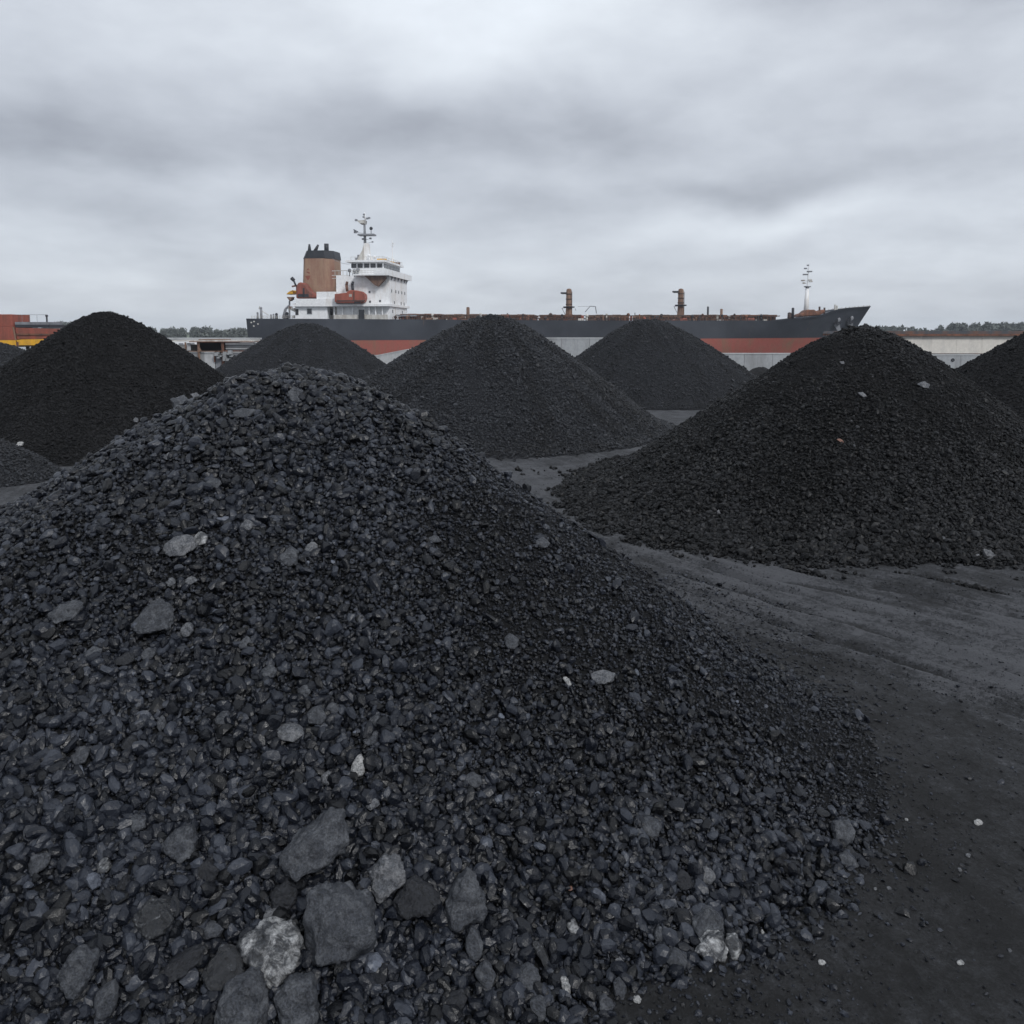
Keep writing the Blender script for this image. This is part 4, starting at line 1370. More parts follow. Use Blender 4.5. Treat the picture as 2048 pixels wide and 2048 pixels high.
BEAM = 28.0
HB = BEAM / 2
LEN = L(1742, 612, HB)[0]
sheer_px = [(489, 637), (700, 638), (966, 640), (1200, 641), (1440, 641), (1545, 641), (1600, 635.5), (1640, 630), (1662, 621), (1690, 616), (1742, 612)]
shx = []; shz = []
for q, qq in sheer_px:
    yl = 0 if q < 1500 else HB * min(1, ((q - 1500) / 242.0) ** 1.6)
    a_, b_ = L(q, qq, yl)
    shx.append(a_); shz.append(b_)


def deck(x): return float(np.interp(x, shx, shz))


def stemx(z):
    zt_ = deck(LEN)
    zz = min(1.0, max(0.0, (z - 3.0) / (zt_ - 3.0)))
    return LEN - 5.6 + 5.6 * zz ** 1.15


def half(x, z):
    """half breadth of the hull"""
    zt_ = 13.0
    k = min(1.0, max(0.0, (z + 1) / (zt_ + 1)))
    xs_ = stemx(z)
    x0 = LEN * (0.70 + 0.08 * k)
    b = HB
    if x > x0:
        t = (x - x0) / (xs_ - x0)
        b = HB * max(0.0, 1 - t ** (1.7 + 1.3 * k))
    if x < 26:
        t = 1 - x / 26
        b = min(b, HB * (1 - (0.04 + 0.18 * (1 - k)) * t * t))
    return b


def zlow(x, waterline=-1.6):
    # counter stern: the bottom of the dark hull sweeps up over the rudder
    return waterline


Zbt0 = L(800, 680.5, 0)[1]
Zbt1 = L(1600, 676.0, 0)[1]


def zbt(x):
    return Zbt0 + (Zbt1 - Zbt0) * (x - 40) / (LEN - 60)


def hull_mesh(name, zf0, zf1, nz, x0, x1, mat, parent, cap_top=None):
    ns = 110
    u = np.linspace(0, 1, ns)
    u = 1 - (1 - u) ** 1.25
    mb = MB()
    rows = []
    for iu in u:
        row = []
        for j in range(nz):
            w_ = j / (nz - 1)
            # slide the station so the last one lands on the raked stem
            xg = x0 + iu * (x1 - x0)
            z = zf0(xg) + w_ * (zf1(xg) - zf0(xg))
            xe = min(x1, stemx(z))
            x = x0 + iu * (xe - x0)
            zb_ = zf0(x) + w_ * (zf1(x) - zf0(x))
            row.append((x, max(0.02, half(x, zb_)), zb_))
        rows.append(row)
    for sgn in (-1, 1):
        vs = [(x, HB + sgn * b, z) for row in rows for x, b, z in row]
        fs = []
        for i in range(ns - 1):
            for j in range(nz - 1):
                a_ = i * nz + j
                f_ = (a_, a_ + nz, a_ + nz + 1, a_ + 1)
                fs.append(f_ if sgn < 0 else f_[::-1])
        mb.add(vs, fs)
    # transom
    r0 = rows[0]
    vs = [(x, HB - b, z) for x, b, z in r0] + [(x, HB + b, z) for x, b, z in r0]
    mb.add(vs, [(j, j + 1, j + 1 + nz, j + nz) for j in range(nz - 1)])
    if cap_top is not None:
        vs = [(row[-1][0], HB - row[-1][1], row[-1][2] - cap_top) for row in rows] + [(row[-1][0], HB + row[-1][1], row[-1][2] - cap_top) for row in rows]
        mb.add(vs, [(i, i + 1, i + 1 + ns, i + ns) for i in range(ns - 1)])
    return mb.build(name, mat, parent, smooth=False)


hull = hull_mesh('hull', zbt, deck, 9, 0.0, LEN, M_HULL, ship, cap_top=0.5)
for pl in hull.data.polygons: pl.use_smooth = True
xr0 = L(492, 690, HB)[0]
hull_mesh('hull_bottom', lambda x: -2.5, lambda x: zbt(x) - 0.002, 4, 2.5, LEN, M_HULLRED, ship)
MB().prism([(-0.5, 2.8), (1.0, -2), (4.2, -2), (4.0, zbt(2) - 0.1), (0.0, zbt(2) - 0.1)], HB - 0.4, HB + 0.4).build('rudder', M_RUST, ship)


def pb(name, mat, px0, py0, px1, py1, y0, y1, parent=None, bevel=0.0, zb=None):
    a0, c1 = L(px0, py0, y0)
    a1, c0 = L(px1, py1, y0)
    if zb is not None: c0 = zb
    return MB().box((a0, y0, c0), (a1, y1, c1)).build(name, mat, parent or ship, bevel=bevel)


def ptube(mb, p0, p1, y0, y1, r0, r1=None, n=8):
    a = L(p0[0], p0[1], y0); b = L(p1[0], p1[1], y1)
    return mb.tube((a[0], y0, a[1]), (b[0], y1, b[1]), r0, r1, n)


# --- lower deckhouse
DW = 26.0
dz = deck(20) - 0.55
lo_ = pb('deckhouse', M_WHITE_P, 590, 612, 655, 637, 2.0, DW, zb=dz)
pb('door', M_DARK, 590.6, 618, 597, 630, 1.93, 1.99, lo_)
wn = pb('window', M_GREY, 613.5, 617, 624, 628.5, 1.92, 1.985, lo_)
pb('pane', M_GLASS, 615, 618, 622.5, 627, 1.88, 1.915, wn)
rec = pb('deckhouse', M_DIRTY, 655.2, 612, 774, 637, 4.6, DW, zb=dz)
for q0, q1, r0, r1, mt in ((654.8, 665.5, 617, 630, M_DARK), (675, 682, 617, 629, M_GREY), (692, 702, 618, 629.5, M_DARK), (741, 746.5, 617, 629, M_DARK), (755, 762, 617, 628, M_GREY), (767, 774, 617, 629, M_DARK)):
    a_ = pb('door', mt, q0, r0, q1, r1, 4.5, 4.59, rec)
for q in (667, 683.5, 704, 727, 737, 750, 763.5):
    pb('pillar', M_WHITE_P, q, 613, q + 2.2, 637, 2.0, 2.4, zb=dz)
pb('bulwark', M_DIRTY, 668, 629.5, 775, 637, 1.9, 1.99, zb=dz + 0.02)
pb('gangway', M_BLACK, 717.5, 619, 728, 640.5, 1.2, 1.85)
sl = pb('deck_edge', M_WHITE_P, 585, 608.2, 779, 612.3, 1.0, DW + 1)
pb('bulwark', M_WHITE_P, 591, 597.5, 672, 608.15, 1.0, 1.3)
pb('deckhouse', M_WHITE_P, 633, 583.5, 672, 608.1, 1.32, 24.5)
pb('deckhouse', M_DIRTY, 597, 600, 632.8, 608.1, 6.0, 22.0)
# --- accommodation tower
tw = pb('tower', M_WHITE_P, 672.2, 551, 779.5, 636, 3.0, DW - 1, zb=dz)
txf = L(779.5, 600, 3.0)[0]
txb = L(672.2, 600, 3.0)[0]
# support under the bridge wing; its brown colour stands in for the shade there
a0, c0 = L(722, 549, 0.6); a1, c1 = L(769, 556, 0.6)
zw = L(756, 548, 0.0)[1]
mb = MB().prism([(L(726, 550, 1)[0], zw - 0.05), (L(770, 550, 1)[0], zw - 0.05), (L(770, 556, 1)[0], zw - 1.1), (L(755, 572, 1)[0], zw - 3.4), (L(748, 569, 1)[0], zw - 2.9)], 1.2, 2.99)
mb.build('wing_bracket', M_RUST_L, tw)
# rows of square ports on the forward face: three decks
for row, (py, qs) in enumerate(((581, (5, 10, 13.5, 17.5, 21.5)), (604, (8, 16.5, 20.5)), (622, (6, 18)))):
    zz = L(779.5, py, 3.0)[1]
    for q in qs:
        f_ = MB().box((txf + 0.003, q, zz - 0.45), (txf + 0.06, q + 0.7, zz + 0.45)).build('window', M_GREY, tw)
        MB().box((txf + 0.063, q + 0.1, zz - 0.35), (txf + 0.08, q + 0.6, zz + 0.35)).build('pane', M_GLASS, f_)
for q, py in ((737, 584), (738, 603.5), (758, 602), (712, 590)):
    f_ = pb('window', M_GREY, q, py - 2.2, q + 4, py + 2.2, 2.93, 2.99, tw)
    pb('pane', M_GLASS, q + 0.7, py - 1.5, q + 3.3, py + 1.5, 2.9, 2.925, f_)
# --- bridge deck with wings
wing = MB().box((L(706, 548, 0)[0], 0.0, zw - 0.35), (L(770, 548, 0)[0] + 1.2, BEAM, zw)).build('wing_deck', M_WHITE_P, tw)
fx = L(770, 548, 0)[0] + 1.2
# solid parapet round the wings, wrapping to the front
pr = MB()
pr.box((L(748, 548, 0)[0], -0.05, zw + 0.003), (fx, 0.05, zw + 1.25))
pr.box((fx, -0.05, zw - 0.45), (fx + 0.12, BEAM + 0.05, zw + 1.25))
pr.build('parapet', M_WHITE_P, tw)
rail = MB()
xa = L(700, 545, 0)[0]; xb_ = L(748, 545, 0)[0]
for h_ in (0.5, 1.0):
    rail.tube((xa, 0.05, zw + h_), (xb_, 0.05, zw + h_), 0.045, n=5)
for i in range(9):
    x = xa + (xb_ - xa) * i / 8
    rail.tube((x, 0.05, zw), (x, 0.05, zw + 1.0), 0.045, n=5)
rail.build('railing', M_DIRTY, tw)
bk = MB()
for q in (5, 9, 13, 17, 21, 24):
    bk.prism([(txf + 0.02, zw - 0.36), (fx - 0.1, zw - 0.36), (txf + 0.02, zw - 1.5)], q, q + 0.25)
bk.build('bracket', M_GREY, tw)
bx_f = L(757, 530, 4.0)[0] + 1.5
bx_b = L(704, 530, 4.0)[0]
zbr = L(745, 524.5, 4.0)[1]
br_ = MB().box((bx_b, 4.0, zw + 0.003), (bx_f, BEAM - 4.0, zbr)).build('bridge', M_WHITE_P, ship)
zc0, zc1 = zbr - 1.55, zbr - 0.35
for i in range(11):
    y0 = 4.4 + i * 1.75
    f_ = MB().box((bx_f + 0.003, y0, zc0), (bx_f + 0.06, y0 + 1.3, zc1)).build('window', M_BLACK, br_)
    MB().box((bx_f + 0.063, y0 + 0.1, zc0 + 0.1), (bx_f + 0.08, y0 + 1.2, zc1 - 0.1)).build('pane', M_GLASS, f_)
for i in range(5):
    x0 = bx_f - 1.9 - i * 1.9
    f_ = MB().box((x0, 3.94, zc0), (x0 + 1.45, 3.997, zc1)).build('window', M_BLACK, br_)
    MB().box((x0 + 0.1, 3.9, zc0 + 0.1), (x0 + 1.35, 3.937, zc1 - 0.1)).build('pane', M_GLASS, f_)
MB().box((bx_b - 1.5, 2.6, zbr + 0.003), (bx_f + 0.8, BEAM - 2.6, zbr + 0.55)).build('roof', M_WHITE_P, br_)
mi = MB()
zr_ = zbr + 0.553
for y_ in (3.0, BEAM - 3.0):
    mi.tube((bx_b, y_, zr_ + 0.9), (bx_f + 0.4, y_, zr_ + 0.9), 0.05, n=5)
mi.tube((bx_f + 0.4, 3.0, zr_ + 0.9), (bx_f + 0.4, BEAM - 3, zr_ + 0.9), 0.05, n=5)
for i in range(9):
    mi.tube((bx_f + 0.4, 3 + i * 2.75, zr_), (bx_f + 0.4, 3 + i * 2.75, zr_ + 0.9), 0.05, n=5)
    x = bx_b + (bx_f - bx_b) * i / 8
    mi.tube((x, 3.0, zr_), (x, 3.0, zr_ + 0.9), 0.05, n=5)
mi.build('roof_railing', M_DIRTY, br_)
for (q, y_, w_, h_, mt) in ((bx_f - 3.0, 8, 2.6, 0.8, M_YEL), (bx_f - 2.6, 12, 2.0, 0.7, M_DIRTY), (bx_f - 1.5, 15, 1.6, 0.6, M_YEL), (bx_f - 0.8, 20, 1.5, 0.7, M_RUST_L), (bx_f - 5.5, 6, 1.4, 1.2, M_WHITE_P)):
    MB().box((q, y_, zr_), (q + w_, y_ + 1.5, zr_ + h_)).build('locker', mt, br_)
for (q, y_, r0) in ((bx_b + 4.8, 5, 0.45), (bx_f - 4.2, 10, 0.5), (bx_f - 0.5, 17, 0.35)):
    MB().tube((q, y_, zr_), (q, y_, zr_ + 1.1), 0.09).ball((q, y_, zr_ + 1.4), r0).build('radome', M_WHITE_P, br_, True)
# --- radar mast
ym = 12.0


def mz(py, px=733): return L(px, py, ym)[1]
def mx(px, py=480): return L(px, py, ym)[0]


mast = MB().prism([(mx(716), zr_), (mx(744), zr_), (mx(739), mz(508)), (mx(737.5), mz(487)), (mx(729.5), mz(487)), (mx(728), mz(508))], ym - 1.1, ym + 1.1).build('radar_mast', M_WHITE_P, ship, bevel=0.05)
MB().prism([(mx(713), zr_ + .02), (mx(729), zr_ + .02), (mx(729), mz(490)), (mx(727), mz(500))], ym - 1.3, ym - 1.12).build('mast_side', M_DIRTY, mast)
MB().tube((mx(730), ym, mz(487)), (mx(729.5), ym, mz(445)), 0.42, 0.3, 10).build('pole', M_GREY, mast, True)
MB().box((mx(718), ym - 1.6, mz(471.5)), (mx(750), ym + 1.6, mz(468.5))).build('platform', M_GREY, mast)
MB().prism([(mx(717), mz(442)), (mx(722), mz(447.5)), (mx(731), mz(448)), (mx(732), mz(441))], ym - 1.4, ym + 1.4).build('platform', M_DIRTY, mast)
MB().box((mx(723), ym - 0.8, mz(448.6)), (mx(731), ym + 0.8, mz(446.8))).build('bracket', M_RUST, mast)
MB().tube((mx(731), ym, mz(442)), (mx(730.5), ym, mz(424)), 0.22, 0.1, 8).build('topmast', M_WHITE_P, mast, True)
MB().tube((mx(742.5), ym, mz(469)), (mx(742.5), ym, mz(461)), 0.1).ball((mx(742.5), ym, mz(457)), 0.52).build('ball', M_BLACK, mast, True)
for px, py, s_ in ((713, 440, .35), (729, 429, .3), (728, 434, .28), (735, 437, .3), (739, 436, .3), (711, 464, .38), (741, 477, .3), (745, 484, .25), (726, 478, .3), (714, 518, .5), (719, 513, .6)):
    MB().box((mx(px) - s_, ym - s_, mz(py) - s_ * .8), (mx(px) + s_, ym + s_, mz(py) + s_ * .8)).tube((mx(px), ym, mz(py)), (mx(730), ym, mz(py + 3)), 0.06, n=5).build('lamp', M_GREY, mast, bevel=0.08)
MB().tube((mx(712), ym - 2, mz(461)), (mx(712), ym + 2, mz(462)), 0.16).build('radar_scanner', M_BLACK, mast)
MB().tube((mx(788, 500), 10, zr_), (mx(788, 500), 10, mz(482, 788)), 0.18, 0.1, 8).box((mx(786), 9.7, mz(494)), (mx(790), 10.3, mz(492))).box((mx(787), 9.7, mz(489)), (mx(791), 10.3, mz(487.5))).build('aerial', M_WHITE_P, br_)
# --- pipes and rails between tower and funnel
pm = MB()
for y_, a, b in ((4, (664, 542), (694, 541)), (4, (664, 551), (700, 551)), (6, (664, 557), (690, 556))):
    ptube(pm, a, b, y_, y_, 0.1)
for q in (670, 678, 686, 694):
    ptube(pm, (q, 552), (q, 541), 4, 4, 0.08)
pm.build('catwalk', M_DIRTY, tw)
for px, py in ((699, 541), (709, 542), (716, 540)):
    aa, cc = L(px, py, 3)
    MB().ball((aa, 3, cc), 0.55).tube((aa, 3, cc - 1.6), (aa, 3, cc), 0.12).build('cowl', M_GREY, tw, True)
# --- funnel
fl = MB()
y0, y1 = 8.0, 18.0
b0 = L(601, 586, y0); b1 = L(666, 586, y0); t0 = L(603.5, 517, y0); t1 = L(663.5, 516, y0)
ch = 1.6


def ring_(x0, x1, z):
    return [(x0, y0 + ch, z), (x0 + ch * .6, y0, z), (x1 - ch * 1.4, y0, z), (x1, y0 + ch * 1.4, z), (x1, y1 - ch, z), (x1 - ch, y1, z), (x0 + ch, y1, z), (x0, y1 - ch, z)]


def loft(rings):
    mb = MB()
    vs = [v for r in rings for v in r]
    fs = []
    for k in range(len(rings) - 1):
        for i in range(8):
            fs.append((k * 8 + i, k * 8 + (i + 1) % 8, k * 8 + 8 + (i + 1) % 8, k * 8 + 8 + i))
    fs += [tuple(range(7, -1, -1)), tuple(range(len(rings) * 8 - 8, len(rings) * 8))]
    return mb.add(vs, fs)


fun = loft([ring_(b0[0], b1[0], b0[1] - 2.2), ring_(t0[0], t1[0], t0[1])]).build('funnel', M_FUNNEL, ship)
k0 = L(604, 516.8, y0); k1 = L(609, 503, y0); k2 = L(662, 500, y0)
loft([ring_(k0[0] - 0.25, t1[0] + 0.2, k0[1] + 0.003), ring_(k0[0] + 0.2, t1[0] + 0.1, k0[1] + 0.9), ring_(k1[0], k2[0], k1[1] + 0.3)]).build('funnel_cap', M_BLACK, fun)
zt_ = k1[1] + 0.303
for q0, q1, py, lean in ((616, 622, 488.5, 0.0), (631, 637, 489.5, 0.7), (649, 657, 487.5, 0.0)):
    xa_ = L(q0, 500, 12)[0]; xb2 = L(q1, 500, 12)[0]; zz = L(q0, py, 12)[1]
    if q0 < 640:
        MB().tube(((xa_ + xb2) / 2 - lean, 12, zt_ - .1), ((xa_ + xb2) / 2 + lean * .6, 12, zz), 0.62, 0.28, 10).build('exhaust', M_BLACK, fun, True)
    else:
        MB().tube(((xa_ + xb2) / 2, 12, zt_ - .1), ((xa_ + xb2) / 2, 12, zz), 0.68, 0.68, 12).build('exhaust', M_BLACK, fun, True)
# faded emblem on the funnel side
em = MB()
e0 = L(617, 540, y0)
em.prism([(e0[0] - 0.7, e0[1] - 0.1), (e0[0] - .1, e0[1] + .55), (e0[0] + .5, e0[1] - 0.1), (e0[0] + .1, e0[1] + .1)], y0 - 0.035, y0 - 0.004)
em.prism([(e0[0] - 0.9, e0[1] - 0.5), (e0[0] - .2, e0[1] - .45), (e0[0] + .5, e0[1] - .75), (e0[0] + .2, e0[1] - 1.1), (e0[0] - .3, e0[1] - .85)], y0 - 0.035, y0 - 0.004)
em.prism([(e0[0] - 1.1, e0[1] - 1.7), (e0[0] + .6, e0[1] - 1.6), (e0[0] + .1, e0[1] - 2.7), (e0[0] - .3, e0[1] - 3.0)], y0 - 0.035, y0 - 0.004)
em.build('emblem', M_RED, fun)
cb = MB()
a = L(665, 517, y0); b = L(700, 528, 5)
prev = (a[0], y0, a[1])
for i in range(1, 9):
    t = i / 8
    c_ = (a[0] + (b[0] - a[0]) * t, y0 + (5 - y0) * t, a[1] + (b[1] - a[1]) * t - 1.2 * 4 * t * (1 - t) * .4)
    cb.tube(prev, c_, 0.05, n=5); prev = c_
cb.build('cable', M_GREY, fun)
# --- rusty gear around the funnel
MB().prism([(L(592, 597, 4)[0], L(592, 597, 4)[1]), (L(632, 597, 4)[0], L(592, 596, 4)[1]), (L(632, 589, 4)[0], L(632, 589, 4)[1]), (L(620, 583, 4)[0], L(620, 583, 4)[1]), (L(608, 566, 4)[0], L(608, 566, 4)[1]), (L(598, 564, 4)[0], L(598, 564, 4)[1]), (L(591, 572, 4)[0], L(591, 572, 4)[1])], 4, 7.5).build('ventilator_housing', M_RED, ship, bevel=0.3)
MB().box((L(606, 575, 4)[0], 3.85, L(606, 595, 4)[1]), (L(609, 575, 4)[0], 3.97, L(606, 576, 4)[1])).box((L(596, 590, 4)[0], 3.85, L(606, 594, 4)[1]), (L(617, 575, 4)[0], 3.97, L(606, 588, 4)[1])).build('frame_rib', M_BLACK, ship)
tb = MB()
ptube(tb, (592, 572), (587, 560), 4, 4, 0.28)
ptube(tb, (588, 561), (583, 556), 4, 4, 0.5, 0.55)
tb.build('black_pipe', M_BLACK, ship, True)  # bent black exhaust pipe beside the housing
tb = MB(); ptube(tb, (584, 573), (594, 571), 4, 4, 0.25); tb.build('pipe', M_RUST, ship)
MB().prism([(L(574, 589, 6)[0], L(574, 589, 6)[1]), (L(588, 589, 6)[0], L(574, 589, 6)[1]), (L(588, 579, 6)[0], L(588, 580, 6)[1]), (L(579, 584, 6)[0], L(579, 584, 6)[1])], 5, 8).build('hose_reel', M_YEL, ship, bevel=0.2)
MB().prism([(L(575, 592, 6)[0], L(575, 594, 6)[1]), (L(582, 600, 6)[0], L(582, 603, 6)[1]), (L(588, 596, 6)[0], L(588, 594, 6)[1])], 5, 7).build('hook_block', M_RUST_L, ship, bevel=0.15)
cr = MB()
ptube(cr, (579, 637), (579, 602), 7, 7, 0.3, 0.25)
ptube(cr, (579, 602), (588, 598), 7, 7, 0.22)
ptube(cr, (567, 637), (571, 618), 5, 5, 0.55, 0.4)
ptube(cr, (571, 618), (579, 611), 5, 5, 0.35)
cr.build('stern_crane', M_GREY, ship)
rr = random.Random(9)
for i in range(9):
    px = 577 + rr.random() * 18; py = 610 + rr.random() * 26
    aa, cc = L(px, py, 3)
    MB().box((aa - .4, 3, cc - .3), (aa + .4 * rr.random() + .3, 4.2, cc + .5)).build('winch', M_RUST if i % 2 else M_DIRTY, ship, bevel=0.1)
# stern rail, fairleads and mooring gear
sr = MB()
zst = deck(3)
for i in range(16):
    x = 0.4 + i * 0.95
    sr.tube((x, 4.0, zst - 0.5), (x, 4.0, zst + 0.8), 0.05, n=5)
sr.tube((0.4, 4, zst + .8), (15, 4, zst + .8), 0.05, n=5).tube((0.4, 4, zst + .4), (15, 4, zst + .4), 0.04, n=5)
sr.build('stern_railing', M_DIRTY, ship)
for px, top, w_ in ((511, 626, .45), (518, 616, .55), (538, 630, .4), (543, 629, .4), (549, 628.5, .6), (570, 627, .7)):
    aa, cc = L(px, top, 3)
    MB().tube((aa, 4.5, zst - .5), (aa, 4.5, cc), w_ * .8, w_ * .6, 8).ball((aa, 4.5, cc), w_ * .7).build('bollard', M_GREY if px < 545 else M_BLACK, ship, True)
sr = MB(); ptube(sr, (518, 617), (527, 624), 4.5, 4.5, 0.1); ptube(sr, (527, 624), (537, 630), 4.5, 4.5, 0.1); ptube(sr, (518, 617), (520, 612), 4.5, 4.5, 0.1); sr.build('mooring_line', M_DIRTY, ship)
# --- lifeboat with davits
lb = MB()
c0 = L(671, 606, 0.3); c1 = L(731, 606, 0.3)
prof = [(671, 588), (684, 586.5), (694, 585), (700, 580), (712, 580.5), (724, 583), (730, 588), (731, 597), (729, 604), (722, 607), (675, 607), (671, 604)]
lb.prism([L(a, b, 0.3) for a, b in prof][::-1], 0.3, 0.32)
pts_ = [L(a, b, 0.3) for a, b in prof]
cxz = np.mean(pts_, 0)
for yy, k in ((0.0, 0.92), (2.6, 0.97)):
    pass
lb = MB()
rings = []
for yy, k in ((-0.5, 0.86), (-0.2, 0.97), (0.6, 1.0), (1.6, 1.0), (2.2, 0.93), (2.4, 0.8)):
    rings.append([(cxz[0] + (a - cxz[0]) * (0.97 + .03 * k), yy, cxz[1] + (b - cxz[1]) * k) for a, b in pts_])
nn_ = len(prof)
vs = [v for r in rings for v in r]
fs = []
for k in range(len(rings) - 1):
    for i in range(nn_):
        fs.append((k * nn_ + i, k * nn_ + (i + 1) % nn_, (k + 1) * nn_ + (i + 1) % nn_, (k + 1) * nn_ + i))
fs += [tuple(range(nn_)), tuple(range(len(rings) * nn_ - 1, (len(rings) - 1) * nn_ - 1, -1))]
boat = lb.add(vs, fs).build('lifeboat', M_BOAT, ship)
pb('fender_strip', M_RUST_D, 673, 600.5, 730, 602.5, -0.62, -0.5, boat)
pb('hatch', M_DIRTY, 698, 588, 703.5, 593.5, -0.6, -0.5, boat)
pb('seam', M_RUST_D, 706.5, 583, 709, 601, -0.58, -0.5, boat)
pb('cradle', M_DARK, 708, 603.5, 721, 606, -0.75, -0.62, boat)
for q, mt in ((691.5, M_RUST), (703, M_BLACK)):
    dv = MB()
    ptube(dv, (q + 3, 583), (q + 1.5, 570), 1.0, 1.0, 0.42)
    ptube(dv, (q + 1.5, 570), (q + 3.2, 563), 1.0, 1.0, 0.45, 0.35)
    dv.build('davit', mt, ship, True)
# --- hatches and deck clutter along the long main deck
hx0 = L(792, 636, 4)[0]; hx1 = L(1560, 636, 4)[0]
nh = 8
seg = (hx1 - hx0) / nh
for i in range(nh):
    x0 = hx0 + i * seg + 1.2
    x1 = hx0 + (i + 1) * seg - 0.9
    zd = deck(x0) - 0.5
    h_ = MB().box((x0, 5, zd), (x1, 23, zd + 1.5)).build('hatch_coaming', M_RUST_D, ship)
    cv = MB()
    kk = 5
    for j in range(kk):
        a_ = x0 - 0.3 + (x1 - x0 + .6) * j / kk
        cv.box((a_ + .04, 4.7, zd + 1.503), (a_ + (x1 - x0 + .6) / kk - .04, 23.3, zd + 2.1 + (0.08 if j % 2 else 0)))
    cv.build('hatch_cover', M_RUST_L if i in (1, 4, 5) else M_RUST, h_)
    rb = MB()
    for j in range(12):
        a_ = x0 + (x1 - x0) * (j + .5) / 12
        rb.box((a_ - .09, 4.6, zd + 0.05), (a_ + .09, 4.997, zd + 1.49))
    rb.build('coaming_stay', M_RUST, h_)
rr = random.Random(21)
top_pipe = MB()
for (a_, b_, zz, yy, r0) in ((792, 1130, 1.75, 3.2, .14), (792, 1540, 0.9, 2.6, .12), (1145, 1440, 1.85, 3.4, .13), (1450, 1560, 1.5, 3.2, .14)):
    xa_, xb2 = L(a_, 636, yy)[0], L(b_, 636, yy)[0]
    top_pipe.tube((xa_, yy, deck(xa_) - .5 + zz), (xb2, yy, deck(xb2) - .5 + zz), r0, n=6)
    q = xa_
    while q < xb2:
        top_pipe.tube((q, yy, deck(q) - .6), (q, yy, deck(q) - .5 + zz), 0.08, n=5)
        q += 3.1
top_pipe.build('deck_pipe', M_RUST_D, ship)
rlg = MB()
for side in (0.35, BEAM - 0.35):
    q = hx0
    while q < hx1 - 8:
        rlg.tube((q, side, deck(q) - .5), (q, side, deck(q) + .75), 0.05, n=4)
        q += 1.9
    for k in (0.3, 0.75):
        q = hx0
        while q < hx1 - 10:
            rlg.tube((q, side, deck(q) + k), (min(hx1 - 8, q + 20), side, deck(min(hx1 - 8, q + 20)) + k), 0.035, n=4)
            q += 20
rlg.build('side_railing', M_RUST, ship)
mats_c = [M_RUST, M_RUST, M_RUST_L, M_RUST_D, M_RUST_D, M_BLACK, M_RED, M_DIRTY]
for i in range(150):
    x = hx0 + (hx1 - hx0 - 4) * (i + rr.random()) / 150
    y_ = rr.uniform(0.9, 3.8)
    zd = deck(x) - .5
    mt = rr.choice(mats_c)
    k = rr.random()
    if k < 0.35:
        w_ = rr.uniform(.3, .9); MB().box((x, y_, zd), (x + w_, y_ + .7, zd + rr.uniform(.7, 2.1))).build('locker', mt, ship, bevel=0.06)
    elif k < 0.65:
        h_ = rr.uniform(.9, 2.2); r0 = rr.uniform(.14, .3)
        MB().tube((x, y_, zd), (x, y_, zd + h_), r0, n=8).ball((x, y_, zd + h_), r0 * 1.7, n=8).build('vent', mt, ship, True)
    elif k < 0.85:
        r0 = rr.uniform(.35, .6)
        MB().tube((x, y_, zd + r0), (x + rr.uniform(.9, 1.8), y_, zd + r0), r0, n=10).box((x + .1, y_ - .3, zd), (x + .3, y_ + .3, zd + r0)).build('winch', mt, ship)
    else:
        MB().tube((x, y_, zd), (x, y_, zd + .8), .2, n=8).tube((x + .7, y_, zd), (x + .7, y_, zd + .8), .2, n=8).build('bollard', mt, ship)
# grey catwalk beside the deckhouse
pb('gangway', M_GREY, 795, 629.5, 832, 632.5, 1.5, 3.0)
pb('gangway', M_BLACK, 797, 633, 826, 637, 2.0, 3.0)
# posts
def post(px, top, w_px, mat, y_=5.0, name='post'):
    aa, cc = L(px, top, y_)
    r0 = w_px * 0.5 * 0.145
    return MB().tube((aa, y_, deck(aa) - .5), (aa, y_, cc), r0 * 1.1, r0, 10).ball((aa, y_, cc), r0 * 1.05, sz=.6).build(name, mat, ship, True)
post(936, 616, 6.5, M_RUST_L)
post(930, 632, 4, M_DIRTY)
post(1416, 614, 3.6, M_BLACK)
post(1443, 619, 4.8, M_RUST_L)
post(1586, 617, 5, M_BLACK)
post(1579, 627, 7, M_RUST_D)
post(1015, 627, 3, M_GREY)
post(1270, 626, 2.5, M_GREY)
